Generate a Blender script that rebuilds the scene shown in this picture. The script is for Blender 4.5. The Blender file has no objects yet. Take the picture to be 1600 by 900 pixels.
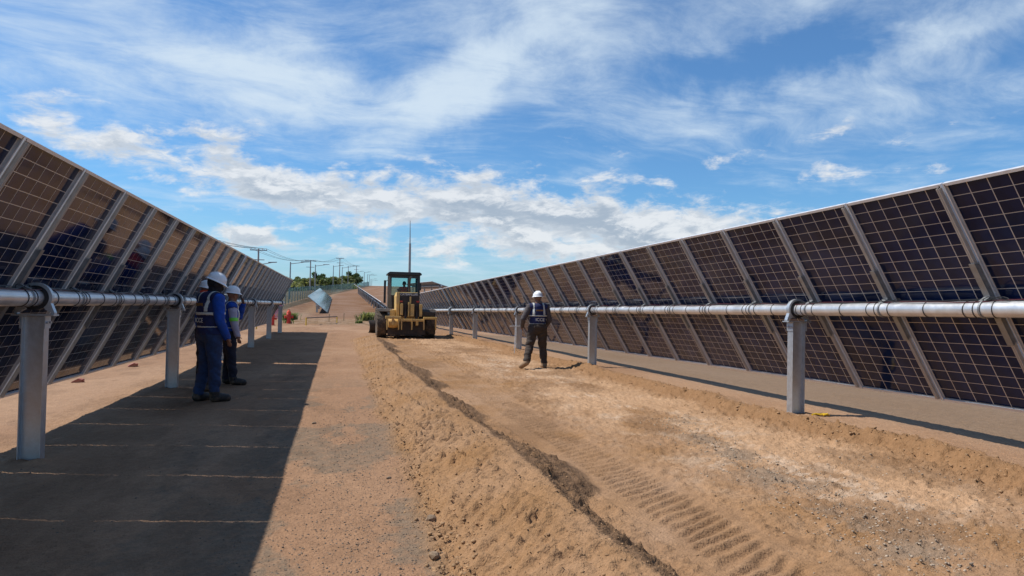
import bpy, bmesh, math, random
import numpy as np
from mathutils import Vector, Matrix

R = math.radians
random.seed(7)
rng = np.random.default_rng(11)
scene = bpy.context.scene
COL = scene.collection

# ------------------------------------------------------------------ camera
CAM_H = 1.40
F_PX = 1103.8
yaw, pit, rol = R(13.851), R(1.170), R(1.199)
fwd = Vector((math.sin(yaw) * math.cos(pit), math.cos(yaw) * math.cos(pit), math.sin(pit)))
rgt = Vector((math.cos(yaw), -math.sin(yaw), 0))
upv = rgt.cross(fwd)
r2 = rgt * math.cos(rol) + upv * math.sin(rol)
u2 = -rgt * math.sin(rol) + upv * math.cos(rol)
cam_d = bpy.data.cameras.new('camera')
cam_d.sensor_width = 36.0
cam_d.lens = F_PX / 1600 * 36
cam_d.clip_start = 0.05
cam_d.clip_end = 20000
cam = bpy.data.objects.new('camera', cam_d)
COL.objects.link(cam)
m = Matrix((r2, u2, -fwd)).transposed().to_4x4()
m.translation = Vector((0, 0, CAM_H))
cam.matrix_world = m
scene.camera = cam

# ------------------------------------------------------------------ sun + sky
SUN = Vector((-1.0, 0.40, 1.46)).normalized()          # towards the sun
sun_d = bpy.data.lights.new('sun', 'SUN')
sun_d.energy = 5.0
sun_d.angle = R(0.53)
sun_d.color = (1.0, 0.95, 0.87)
sun = bpy.data.objects.new('sun', sun_d)
COL.objects.link(sun)
sun.rotation_euler = SUN.to_track_quat('Z', 'Y').to_euler()

world = bpy.data.worlds.new('World')
scene.world = world
world.use_nodes = True
wt = world.node_tree
for n in list(wt.nodes):
    wt.nodes.remove(n)


class NT:
    """tiny helper for node trees"""
    def __init__(s, t):
        s.t = t

    def n(s, typ, **kw):
        nd = s.t.nodes.new(typ)
        for k, v in kw.items():
            setattr(nd, k, v)
        return nd

    def put(s, sock, v):
        if v is None:
            return
        if hasattr(v, 'links') and hasattr(v, 'is_output'):
            s.t.links.new(v, sock)
        else:
            sock.default_value = v

    def math(s, op, a, b=None, c=None, clamp=False):
        nd = s.n('ShaderNodeMath', operation=op, use_clamp=clamp)
        for i, v in enumerate((a, b, c)):
            if v is not None:
                s.put(nd.inputs[i], v)
        return nd.outputs[0]

    def vmath(s, op, a, b=None):
        nd = s.n('ShaderNodeVectorMath', operation=op)
        s.put(nd.inputs[0], a)
        if b is not None:
            s.put(nd.inputs[1], b)
        return nd.outputs[0]

    def noise(s, vec, scale, detail=5, rough=0.55, dist=0.0, lac=2.0):
        nd = s.n('ShaderNodeTexNoise')
        if vec is not None:
            s.put(nd.inputs['Vector'], vec)
        nd.inputs['Scale'].default_value = scale
        nd.inputs['Detail'].default_value = detail
        nd.inputs['Roughness'].default_value = rough
        nd.inputs['Distortion'].default_value = dist
        nd.inputs['Lacunarity'].default_value = lac
        return nd.outputs['Fac']

    def ramp(s, v, lo, hi, a=0.0, b=1.0, smooth=True):
        nd = s.n('ShaderNodeMapRange', interpolation_type='SMOOTHSTEP' if smooth else 'LINEAR')
        s.put(nd.inputs['Value'], v)
        for k, x in (('From Min', lo), ('From Max', hi), ('To Min', a), ('To Max', b)):
            s.put(nd.inputs[k], x)
        return nd.outputs['Result']

    def mix(s, fac, a, b, blend='MIX'):
        nd = s.n('ShaderNodeMix', data_type='RGBA', blend_type=blend)
        s.put(nd.inputs[0], fac)
        s.put(nd.inputs[6], a)
        s.put(nd.inputs[7], b)
        return nd.outputs[2]

    def comb(s, x, y, z):
        nd = s.n('ShaderNodeCombineXYZ')
        for i, v in enumerate((x, y, z)):
            s.put(nd.inputs[i], v)
        return nd.outputs[0]

    def mapping(s, vec, loc=(0, 0, 0), rot=(0, 0, 0), scale=(1, 1, 1)):
        nd = s.n('ShaderNodeMapping')
        s.put(nd.inputs['Vector'], vec)
        nd.inputs['Location'].default_value = loc
        nd.inputs['Rotation'].default_value = rot
        nd.inputs['Scale'].default_value = scale
        return nd.outputs[0]


def build_sky():
    w = NT(wt)
    sky = w.n('ShaderNodeTexSky', sky_type='NISHITA')
    sky.sun_disc = False
    sky.sun_elevation = math.asin(SUN.z)
    sky.sun_rotation = math.atan2(SUN.x, SUN.y)
    sky.altitude = 100
    sky.air_density = 1.0
    sky.dust_density = 0.35
    sky.ozone_density = 2.2
    tc = w.n('ShaderNodeTexCoord').outputs['Generated']
    sep = w.n('ShaderNodeSeparateXYZ')
    w.put(sep.inputs[0], tc)
    dx, dy, dz = sep.outputs
    az = w.math('ARCTAN2', dx, dy)                       # 0 = along the rows, + to the right
    el = w.math('ARCSINE', dz)
    ae = w.comb(az, el, 0.0)
    # planar cloud deck coordinates
    zz = w.math('ADD', w.math('MAXIMUM', dz, 0.0), 0.10)
    P = w.comb(w.math('DIVIDE', dx, zz), w.math('DIVIDE', dy, zz), 0.0)

    azw = w.math('ADD', az, w.math('MULTIPLY', w.math('SUBTRACT', w.noise(ae, 7.0, 5, 0.6), 0.5), R(11)))
    elw = w.math('ADD', el, w.math('MULTIPLY', w.math('SUBTRACT', w.noise(w.mapping(ae, (3, 5, 0)), 9.0, 5, 0.6), 0.5), R(7)))

    def blob(a, e, ra, re, rot=0.0):
        """soft mask round a direction (degrees): azimuth, elevation, radii, tilt"""
        c, s_ = math.cos(R(rot)), math.sin(R(rot))
        x = w.math('SUBTRACT', azw, R(a))
        y = w.math('SUBTRACT', elw, R(e))
        xr = w.math('ADD', w.math('MULTIPLY', x, c / R(ra)), w.math('MULTIPLY', y, s_ / R(ra)))
        yr = w.math('ADD', w.math('MULTIPLY', x, -s_ / R(re)), w.math('MULTIPLY', y, c / R(re)))
        d = w.math('ADD', w.math('MULTIPLY', xr, xr), w.math('MULTIPLY', yr, yr))
        return w.math('POWER', 2.718, w.math('MULTIPLY', d, -1.0))

    def total(lst):
        t = None
        for v in lst:
            t = v if t is None else w.math('ADD', t, v)
        return t

    # --- high thin veil, streaked
    warp = w.noise(P, 0.55, 3, 0.5)
    warpv = w.comb(w.math('MULTIPLY', warp, 1.1), w.math('MULTIPLY', w.noise(w.mapping(P, (7, 3, 0)), 0.6, 3, 0.5), 1.1), 0.0)
    Pw = w.vmath('ADD', P, warpv)
    veil = w.noise(w.mapping(Pw, (2.0, 1.0, 0), (0, 0, R(28)), (0.36, 0.85, 1)), 1.0, 8, 0.58, 0.25)
    fine = w.noise(w.mapping(Pw, (5.0, -2.0, 0), (0, 0, R(20)), (1.2, 1.8, 1)), 2.1, 10, 0.67, 0.3)
    bias = total([w.math('MULTIPLY', blob(9.5, 17.2, 12, 2.4, 36), 0.20),
                  w.math('MULTIPLY', blob(-4, 15.5, 10, 3.2, -6), 0.17),
                  w.math('MULTIPLY', blob(-18, 18.5, 13, 4.5, -8), 0.15),
                  w.math('MULTIPLY', blob(36, 14.2, 17, 1.5, -3), 0.08),
                  w.math('MULTIPLY', blob(46, 18.8, 6, 1.8, 12), 0.17),
                  w.math('MULTIPLY', blob(-25, 14, 9, 2.5, 0), 0.06),
                  w.math('MULTIPLY', blob(34, 18.6, 8, 1.8, 6), -0.20),
                  w.math('MULTIPLY', blob(9, 8.6, 12, 1.5, -4), -0.10),
                  w.math('MULTIPLY', blob(29, 8.8, 14, 1.5, -3), -0.09)])
    v1 = w.math('ADD', w.math('ADD', w.math('MULTIPLY', veil, 0.56), w.math('MULTIPLY', fine, 0.44)), bias)
    veil_a = w.ramp(v1, 0.44, 0.79, 0.03, 0.90)
    # --- low cumulus, seen side-on above the horizon
    sq = w.mapping(ae, (0, 0, 0), (0, 0, 0), (5.2, 13.0, 1))
    cw = w.noise(w.mapping(sq, (3.1, 1.7, 0)), 2.2, 4, 0.55)
    sqw = w.vmath('ADD', sq, w.comb(w.math('MULTIPLY', cw, 0.25), w.math('MULTIPLY', cw, 0.25), 0))
    cum = w.noise(w.mapping(sqw, (11.3, 4.6, 0.0)), 1.9, 10, 0.64, 0.15)
    cum_up = w.noise(w.mapping(sqw, (11.3, 4.6 + 0.16, 0.0)), 1.9, 7, 0.62, 0.15)
    band = w.math('SUBTRACT', w.ramp(el, R(0.5), R(4.0), 0.0, 1.0), w.ramp(el, R(10.5), R(17.0), 0.0, 1.0))
    cb = total([w.math('MULTIPLY', blob(-15, 10.6, 12, 2.2, -16), 0.23),
                w.math('MULTIPLY', blob(-2.5, 8.2, 5.5, 1.7, -10), 0.24),
                w.math('MULTIPLY', blob(12, 7.2, 11, 2.6, -4), 0.31),
                w.math('MULTIPLY', blob(24, 6.2, 10, 2.6, -2), 0.30),
                w.math('MULTIPLY', blob(37, 10.3, 3.0, 0.9, 0), 0.20),
                w.math('MULTIPLY', blob(37.5, 13.2, 2.2, 0.8, 0), 0.16),
                w.math('MULTIPLY', blob(30, 11.7, 2.6, 0.6, -6), 0.14),
                w.math('MULTIPLY', blob(9, 4.4, 9, 0.7, 0), 0.12),
                w.math('MULTIPLY', blob(20, 3.6, 12, 0.6, 0), 0.12),
                w.math('MULTIPLY', blob(-6, 4.2, 7, 0.9, -3), 0.20),
                w.math('MULTIPLY', blob(-27, 17.5, 6, 1.0, -8), 0.18)])
    c1 = w.math('ADD', w.math('SUBTRACT', cum, w.math('MULTIPLY', w.math('SUBTRACT', 1.0, band), 0.12)), cb)
    cum_a = w.ramp(c1, 0.57, 0.77, 0.0, 0.90)
    # self shading of the cumulus: denser above -> greyer below
    shade = w.ramp(w.math('SUBTRACT', cum_up, cum), -0.12, 0.06, 0.0, 1.0)
    thick = w.ramp(c1, 0.64, 0.88, 0.0, 1.0)
    grey = w.math('MULTIPLY', shade, w.math('ADD', w.math('MULTIPLY', thick, 0.7), 0.3))
    ccol = w.mix(grey, (8.4, 8.6, 8.8, 1), (4.1, 4.8, 5.7, 1))
    vcol = (6.9, 8.1, 9.2, 1)
    base = w.mix(1.0, sky.outputs[0], (0.56, 0.97, 1.30, 1), 'MULTIPLY')
    hz = w.ramp(el, R(-1.0), R(9.0), 0.42, 0.0)
    base = w.mix(hz, base, (4.5, 6.3, 8.0, 1))
    out = w.mix(veil_a, base, vcol)
    out = w.mix(cum_a, out, ccol)
    bg = w.n('ShaderNodeBackground')
    w.put(bg.inputs['Color'], out)
    bg.inputs['Strength'].default_value = 0.10
    o = w.n('ShaderNodeOutputWorld')
    wt.links.new(bg.outputs[0], o.inputs['Surface'])


build_sky()
vs = scene.view_settings
vs.view_transform = 'Standard'
vs.look = 'None'
vs.exposure = 0.0
vs.gamma = 1.0
scene.render.engine = 'CYCLES'
scene.cycles.max_bounces = 6
scene.cycles.use_denoising = True


# ================================================================== helpers
class MB:
    """collects shapes, then links them as ONE mesh object"""
    def __init__(s):
        s.v, s.f, s.mi = [], [], []

    def add(s, verts, faces, mi=0, mat=None):
        b = len(s.v)
        if mat is not None:
            verts = [mat @ Vector(p) for p in verts]
        s.v += [tuple(p) for p in verts]
        s.f += [tuple(b + i for i in f) for f in faces]
        s.mi += [mi] * len(faces)
        return s

    def box(s, x0, x1, y0, y1, z0, z1, mi=0, mat=None):
        v = [(x0, y0, z0), (x1, y0, z0), (x1, y1, z0), (x0, y1, z0), (x0, y0, z1), (x1, y0, z1), (x1, y1, z1), (x0, y1, z1)]
        f = [(0, 3, 2, 1), (4, 5, 6, 7), (0, 1, 5, 4), (1, 2, 6, 5), (2, 3, 7, 6), (3, 0, 4, 7)]
        return s.add(v, f, mi, mat)

    def tube(s, a, b, ra, rb=None, n=12, cap=True, mi=0, mat=None):
        rb = ra if rb is None else rb
        a, b = Vector(a), Vector(b)
        d = (b - a).normalized()
        t = Vector((0, 0, 1)) if abs(d.z) < 0.9 else Vector((1, 0, 0))
        e1 = d.cross(t).normalized()
        e2 = d.cross(e1)
        v = []
        for c, r_ in ((a, ra), (b, rb)):
            for i in range(n):
                q = 2 * math.pi * i / n
                v.append(c + (e1 * math.cos(q) + e2 * math.sin(q)) * r_)
        f = [(i, i + n, (i + 1) % n + n, (i + 1) % n) for i in range(n)]
        if cap:
            f += [tuple(range(n)), tuple(range(2 * n - 1, n - 1, -1))]
        return s.add(v, f, mi, mat)

    def path(s, pts, r, n=8, mi=0, closed=False):
        pts = [Vector(p) for p in pts]
        rr = r if isinstance(r, (list, tuple)) else [r] * len(pts)
        v, N = [], len(pts)
        prev = None
        for i, p in enumerate(pts):
            if closed:
                d = (pts[(i + 1) % N] - pts[i - 1]).normalized()
            else:
                d = (pts[min(i + 1, N - 1)] - pts[max(i - 1, 0)]).normalized()
            if prev is None:
                t = Vector((0, 0, 1)) if abs(d.z) < 0.9 else Vector((1, 0, 0))
                e1 = d.cross(t).normalized()
            else:
                e1 = (prev - d * prev.dot(d)).normalized()
            prev = e1
            e2 = d.cross(e1)
            for k in range(n):
                q = 2 * math.pi * k / n
                v.append(p + (e1 * math.cos(q) + e2 * math.sin(q)) * rr[i])
        f = []
        for i in range(N if closed else N - 1):
            j = (i + 1) % N
            for k in range(n):
                f.append((i * n + k, i * n + (k + 1) % n, j * n + (k + 1) % n, j * n + k))
        if not closed:
            f += [tuple(range(n - 1, -1, -1)), tuple((N - 1) * n + k for k in range(n))]
        return s.add(v, f, mi)

    def lathe(s, prof, n=24, axis='z', c=(0, 0, 0), mi=0, mat=None, sx=1.0, sy=1.0):
        """profile (radius, height) turned about an axis through c"""
        v, f = [], []
        for r_, h in prof:
            for i in range(n):
                q = 2 * math.pi * i / n
                a, b = r_ * math.cos(q) * sx, r_ * math.sin(q) * sy
                p = {'z': (a, b, h), 'y': (a, h, b), 'x': (h, a, b)}[axis]
                v.append((p[0] + c[0], p[1] + c[1], p[2] + c[2]))
        for k in range(len(prof) - 1):
            for i in range(n):
                q = (k * n + i, k * n + (i + 1) % n, (k + 1) * n + (i + 1) % n, (k + 1) * n + i)
                f.append(q if axis != 'y' else q[::-1])
        return s.add(v, f, mi, mat)

    def prism(s, poly, y0, y1, mi=0, mat=None, plane='xz'):
        """polygon (a, b) extruded"""
        n = len(poly)
        if plane == 'xz':
            v = [(a, y0, b) for a, b in poly] + [(a, y1, b) for a, b in poly]
        elif plane == 'xy':
            v = [(a, b, y0) for a, b in poly] + [(a, b, y1) for a, b in poly]
        else:
            v = [(y0, a, b) for a, b in poly] + [(y1, a, b) for a, b in poly]
        f = [tuple(range(n)), tuple(range(2 * n - 1, n - 1, -1))]
        f += [(i, i + n, (i + 1) % n + n, (i + 1) % n) for i in range(n)]
        return s.add(v, f, mi, mat)

    def mesh(s, name, mats, smooth=False, fix=True):
        me = bpy.data.meshes.new(name)
        me.from_pydata(s.v, [], s.f)
        for m_ in (mats if isinstance(mats, (list, tuple)) else [mats]):
            me.materials.append(m_)
        me.polygons.foreach_set('material_index', s.mi)
        if fix:
            bm = bmesh.new()
            bm.from_mesh(me)
            bmesh.ops.recalc_face_normals(bm, faces=bm.faces)
            bm.to_mesh(me)
            bm.free()
        if smooth:
            me.polygons.foreach_set('use_smooth', [True] * len(me.polygons))
            try:
                me.set_sharp_from_angle(angle=R(40))
            except Exception:
                pass
        me.update()
        return me

    def build(s, name, mats, parent=None, smooth=False, bevel=0.0, loc=None, rot=None):
        me = s.mesh(name, mats, smooth)
        return put(name, me, parent, loc, rot, bevel)


def put(name, me, parent=None, loc=None, rot=None, bevel=0.0):
    o = bpy.data.objects.new(name, me)
    COL.objects.link(o)
    if parent is not None:
        o.parent = parent
    if loc is not None:
        o.location = loc
    if rot is not None:
        o.rotation_euler = rot
    if bevel:
        md = o.modifiers.new('bevel', 'BEVEL')
        md.width = bevel
        md.segments = 2
        md.limit_method = 'ANGLE'
    return o


def empty(name, label, cat, loc=(0, 0, 0), rot=(0, 0, 0), group=None):
    o = bpy.data.objects.new(name, None)
    COL.objects.link(o)
    o.location = loc
    o.rotation_euler = rot
    o.empty_display_size = 0.2
    return tag(o, label, cat, group)


def tag(o, label=None, cat=None, group=None, kind=None):
    if label:
        o['label'] = label
    if cat:
        o['category'] = cat
    if group:
        o['group'] = group
    if kind:
        o['kind'] = kind
    return o


def text_mesh(s, size, mat, depth=0.002, bold=0.0):
    cu = bpy.data.curves.new('lettering', 'FONT')
    cu.body = s
    cu.size = size
    cu.extrude = depth
    cu.offset = bold
    cu.align_x = 'CENTER'
    cu.align_y = 'CENTER'
    cu.resolution_u = 3
    ob = bpy.data.objects.new('lettering', cu)
    COL.objects.link(ob)
    dg = bpy.context.evaluated_depsgraph_get()
    me = bpy.data.meshes.new_from_object(ob.evaluated_get(dg))
    bpy.data.objects.remove(ob)
    me.materials.clear()
    me.materials.append(mat)
    return me


# ------------------------------------------------------------------ materials
def mat(name, col, rough=0.6, metal=0.0, var=0.12, scale=8.0, bump=0.0, bscale=60.0, coat=0.0, dirt=None, dirt_amt=0.0, spec=0.5, detail=6):
    m_ = bpy.data.materials.new(name)
    m_.use_nodes = True
    t = NT(m_.node_tree)
    b = m_.node_tree.nodes['Principled BSDF']
    tc = t.n('ShaderNodeTexCoord').outputs['Object']
    nz = t.noise(tc, scale, detail, 0.6)
    c0 = tuple(max(0, x * (1 - var)) for x in col) + (1,)
    c1 = tuple(min(1, x * (1 + var)) for x in col) + (1,)
    c = t.mix(t.ramp(nz, 0.3, 0.7), c0, c1)
    if dirt is not None:
        dn = t.noise(tc, scale * 0.45, 7, 0.65)
        c = t.mix(t.math('MULTIPLY', t.ramp(dn, 0.42, 0.68), dirt_amt), c, tuple(dirt) + (1,))
    t.put(b.inputs['Base Color'], c)
    t.put(b.inputs['Roughness'], t.ramp(nz, 0.3, 0.7, max(0.02, rough * 0.85), min(1, rough * 1.15)))
    b.inputs['Metallic'].default_value = metal
    b.inputs['Coat Weight'].default_value = coat
    b.inputs['Specular IOR Level'].default_value = spec
    if bump:
        bp = t.n('ShaderNodeBump')
        bp.inputs['Strength'].default_value = bump
        bp.inputs['Distance'].default_value = 0.01
        t.put(bp.inputs['Height'], t.noise(tc, bscale, 6, 0.6))
        t.put(b.inputs['Normal'], bp.outputs[0])
    return m_


DUST = (0.33, 0.22, 0.13)
M = {}
M['galv'] = mat('galvanised steel', (0.54, 0.57, 0.60), 0.42, 0.75, 0.07, 22, 0.03, 40, dirt=DUST, dirt_amt=0.12)
M['galv_dark'] = mat('zinc bracket steel', (0.30, 0.31, 0.32), 0.5, 0.7, 0.15, 20, 0.05, 50)
M['tube'] = mat('galvanised tube', (0.68, 0.69, 0.70), 0.36, 0.55, 0.10, 9, 0.03, 30, dirt=(0.40, 0.36, 0.31), dirt_amt=0.25)
M['rail'] = mat('mill aluminium rail', (0.46, 0.42, 0.38), 0.5, 0.25, 0.08, 14, 0.0)
M['frame'] = mat('anodised frame', (0.72, 0.72, 0.73), 0.38, 0.35, 0.06, 14, 0.0)
M['glassback'] = mat('module glass over white grid', (0.60, 0.53, 0.46), 0.10, 0.0, 0.05, 30, 0.0, coat=0.0)
M['cell'] = mat('solar cell under glass', (0.005, 0.012, 0.045), 0.07, 0.0, 0.35, 3.0, 0.0, spec=0.22)
M['cellfront'] = mat('solar cell front with painted sky reflection', (0.15, 0.18, 0.24), 0.38, 0.0, 0.1, 3.0, 0.0)  # blue-grey base: reflected sky painted into the cell colour
M['skyfront'] = mat('panel front with painted sky reflection', (0.33, 0.40, 0.52), 0.45, 0.0, 0.05, 1.0, 0.0)  # far trackers: pale sky reflection on the glass put into the base colour
M['black'] = mat('black plastic', (0.015, 0.015, 0.017), 0.5, 0.0, 0.2, 30)
M['wire'] = mat('black cable', (0.02, 0.02, 0.022), 0.45)
M['redwire'] = mat('red cable', (0.10, 0.02, 0.025), 0.45)
M['yellow'] = mat('machine yellow paint', (0.68, 0.43, 0.13), 0.55, 0.0, 0.15, 6, 0.1, 30, dirt=(0.36, 0.24, 0.14), dirt_amt=0.55)
M['mdark'] = mat('dark machine paint', (0.045, 0.033, 0.026), 0.6, 0.0, 0.3, 8, dirt=(0.16, 0.10, 0.06), dirt_amt=0.4)
M['cabblack'] = mat('cab black paint', (0.02, 0.019, 0.019), 0.45, 0.0, 0.3, 8, dirt=(0.10, 0.07, 0.05), dirt_amt=0.25)
M['cabgrey'] = mat('dusty cab panel', (0.20, 0.19, 0.17), 0.5, 0.0, 0.2, 6, dirt=DUST, dirt_amt=0.4)
M['tyre'] = mat('dusty tyre rubber', (0.060, 0.046, 0.036), 0.85, 0.0, 0.3, 10, 0.3, 50, dirt=(0.26, 0.18, 0.11), dirt_amt=0.65)
M['white'] = mat('white paint', (0.75, 0.75, 0.74), 0.45, 0, 0.04, 8)
M['letter'] = mat('pale lettering', (0.62, 0.60, 0.55), 0.5, 0, 0.05, 8)
M['helmet'] = mat('white helmet shell', (0.80, 0.80, 0.79), 0.28, 0, 0.03, 8, coat=0.3)
M['blue'] = mat('royal blue cotton', (0.006, 0.060, 0.34), 0.85, 0, 0.25, 14, 0.35, 26)
M['navy'] = mat('navy vest cloth', (0.010, 0.016, 0.075), 0.8, 0, 0.25, 18, 0.35, 30)
M['jeans'] = mat('blue denim', (0.020, 0.042, 0.110), 0.9, 0, 0.35, 16, 0.4, 24)
M['dpants'] = mat('dusty dark work trousers', (0.050, 0.036, 0.028), 0.9, 0, 0.3, 16, 0.4, 24)
M['dnavy'] = mat('dark navy trousers', (0.014, 0.016, 0.030), 0.9, 0, 0.3, 16, 0.4, 24)
M['greyshirt'] = mat('grey brown shirt', (0.075, 0.062, 0.062), 0.9, 0, 0.2, 16, 0.4, 24)
M['palegrey'] = mat('pale grey sleeve', (0.40, 0.37, 0.44), 0.9, 0, 0.12, 16, 0.4, 24)
M['orange'] = mat('orange work shirt', (0.75, 0.10, 0.05), 0.85, 0, 0.15, 16, 0.3, 24)
M['hood'] = mat('black balaclava', (0.010, 0.010, 0.014), 0.9, 0, 0.3, 20, 0.3, 40)
M['skin'] = mat('brown skin', (0.22, 0.105, 0.062), 0.55, 0, 0.1, 20)
M['boot'] = mat('dark work boot', (0.022, 0.018, 0.016), 0.7, 0, 0.3, 20, dirt=DUST, dirt_amt=0.4)
M['tanboot'] = mat('dusty tan boot', (0.30, 0.20, 0.12), 0.8, 0, 0.2, 20)
M['reflect'] = mat('silver reflective tape', (0.62, 0.63, 0.58), 0.4, 0.0, 0.08, 30)
M['lime'] = mat('lime reflective band', (0.22, 0.75, 0.06), 0.5, 0.0, 0.08, 30)
M['badge'] = mat('brown printed patch', (0.22, 0.12, 0.03), 0.7, 0, 0.2, 30)
M['wedge'] = mat('faded red plastic', (0.34, 0.075, 0.04), 0.6, 0, 0.2, 10, dirt=DUST, dirt_amt=0.5)
M['red'] = mat('red painted metal', (0.62, 0.035, 0.020), 0.5, 0, 0.15, 10, dirt=DUST, dirt_amt=0.3)
M['pink'] = mat('magenta plastic net', (0.55, 0.08, 0.30), 0.6, 0, 0.15, 10)
M['yplast'] = mat('yellow plastic', (0.70, 0.45, 0.02), 0.45, 0, 0.1, 10)
M['wood'] = mat('raw pine stake', (0.45, 0.31, 0.17), 0.8, 0, 0.2, 14)
M['concrete'] = mat('concrete pole', (0.36, 0.34, 0.32), 0.8, 0, 0.12, 3)
M['steelpole'] = mat('grey lamp pole', (0.30, 0.31, 0.32), 0.55, 0.3, 0.1, 3)
M['bark'] = mat('grey bark', (0.14, 0.11, 0.08), 0.9, 0, 0.3, 5)
M['stone'] = mat('brown stone', (0.24, 0.165, 0.105), 0.9, 0, 0.25, 30, 0.4, 60)
M['clod'] = mat('dry soil crumbs', (0.330, 0.200, 0.103), 0.95, 0, 0.30, 9, 0.4, 60)
M['gravel'] = mat('grey gravel', (0.36, 0.285, 0.21), 0.95, 0, 0.40, 16, 0.4, 60)
M['darkclod'] = mat('dark gravel', (0.17, 0.135, 0.105), 0.95, 0, 0.35, 16, 0.4, 60)


def leaf_mat(name, col):
    m_ = mat(name, col, 0.55, 0, 0.45, 0.8)
    nt = m_.node_tree
    t = NT(nt)
    b = nt.nodes['Principled BSDF']
    tr = t.n('ShaderNodeBsdfTranslucent')
    tr.inputs[0].default_value = (col[0] * 1.3, col[1] * 1.3, col[2] * 0.9, 1)
    mx = t.n('ShaderNodeMixShader')
    mx.inputs[0].default_value = 0.4
    nt.links.new(b.outputs[0], mx.inputs[1])
    nt.links.new(tr.outputs[0], mx.inputs[2])
    nt.links.new(mx.outputs[0], nt.nodes['Material Output'].inputs['Surface'])
    return m_


M['leaf'] = leaf_mat('green leaves', (0.135, 0.175, 0.06))
M['leaf_dark'] = leaf_mat('dark green leaves', (0.080, 0.120, 0.045))
M['leaf_dry'] = leaf_mat('olive leaves', (0.20, 0.215, 0.085))


def glass_mat(name, tint, rough=0.05, trans=0.75):
    m_ = bpy.data.materials.new(name)
    m_.use_nodes = True
    nt = m_.node_tree
    t = NT(nt)
    b = nt.nodes['Principled BSDF']
    out = nt.nodes['Material Output']
    b.inputs['Base Color'].default_value = tuple(tint) + (1,)
    b.inputs['Roughness'].default_value = rough
    tr = t.n('ShaderNodeBsdfTransparent')
    tr.inputs[0].default_value = (0.84, 0.96, 0.96, 1)
    mx = t.n('ShaderNodeMixShader')
    mx.inputs[0].default_value = trans
    nt.links.new(b.outputs[0], mx.inputs[1])
    nt.links.new(tr.outputs[0], mx.inputs[2])
    nt.links.new(mx.outputs[0], out.inputs['Surface'])
    return m_


M['cabglass'] = glass_mat('tinted cab glass', (0.10, 0.18, 0.18), 0.05, 0.93)
M['mesh'] = glass_mat('green wire mesh', (0.20, 0.34, 0.27), 0.7, 0.74)


# ------------------------------------------------------------------ numpy noise
def _hash(ix, iy, seed):
    h = (ix.astype(np.int64) * 374761393 + iy.astype(np.int64) * 668265263 + seed * 2246822519) & 0xFFFFFFFF
    h = ((h ^ (h >> 13)) * 1274126177) & 0xFFFFFFFF
    h = (h ^ (h >> 16)) & 0xFFFFFFFF
    return h.astype(np.float64) / 4294967295.0


def vnoise(x, y, seed=0):
    x0, y0 = np.floor(x), np.floor(y)
    fx, fy = x - x0, y - y0
    fx = fx * fx * fx * (fx * (fx * 6 - 15) + 10)
    fy = fy * fy * fy * (fy * (fy * 6 - 15) + 10)
    a, b = _hash(x0, y0, seed), _hash(x0 + 1, y0, seed)
    c, d = _hash(x0, y0 + 1, seed), _hash(x0 + 1, y0 + 1, seed)
    return (a * (1 - fx) + b * fx) * (1 - fy) + (c * (1 - fx) + d * fx) * fy


def fbm(x, y, seed=0, oct_=4, gain=0.5):
    s, a, t = 0.0, 1.0, 0.0
    for i in range(oct_):
        k = 2.03 ** i
        s = s + a * vnoise(x * k + 13.7 * i, y * k - 7.1 * i, seed + i)
        t += a
        a *= gain
    return s / t


def sst(a, b, x):
    t = np.clip((x - a) / (b - a), 0, 1)
    return t * t * (3 - 2 * t)


# ------------------------------------------------------------------ ground
def base_z(x, y):
    yy = np.minimum(y, 46.0)
    left = 0.035 - 0.0060 * yy
    right = 0.225 - 0.0122 * yy
    b = left + (right - left) * sst(-1.0, 6.0, x)
    far = 0.0300 * np.clip(y - 58.0, 0, 260) - 0.010 * np.clip(y - 318.0, 0, 5000)
    far = far - 0.0045 * np.clip(y - 60, 0, 200) * sst(-1.0, -9.0, x) + 0.35 * sst(-2.0, -5.0, x) * sst(58, 75, y)
    far = far + 1.6 * np.exp(-((x - 12.0) / 5.5) ** 2 - ((y - 165.0) / 40.0) ** 2)
    return b + far


def crest_x(y):
    return 1.30 + 0.10 * (fbm(y * 0.45, y * 0 + 3.3, 21, 2) - 0.5) * 2 + 0.035 * (vnoise(y * 2.3, y * 0 + 9.0, 23) - 0.5) * 2


def toe_x(y):
    return 0.63 + 0.09 * (fbm(y * 0.9, y * 0 + 5.0, 31, 3) - 0.5) * 2


def bank_x(y):
    return 5.02 + 0.30 * (fbm(y * 0.55, y * 0 + 1.0, 41, 3) - 0.5) * 2 + 0.02 * np.clip(6 - y, 0, 4)


def masks(x, y):
    near = 1 - sst(30.0, 36.0, y)
    front = sst(-2.0, 1.0, y)
    xc, tx, bx = crest_x(y), toe_x(y), bank_x(y)
    t = np.clip((x - tx) / (xc - tx), 0, 1)
    flank = np.where((x > tx) & (x <= xc), t, 0.0)
    wr_end = 1 - sst(26.0, 29.0, y)
    return near, front, xc, tx, bx, t, flank, wr_end


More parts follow.
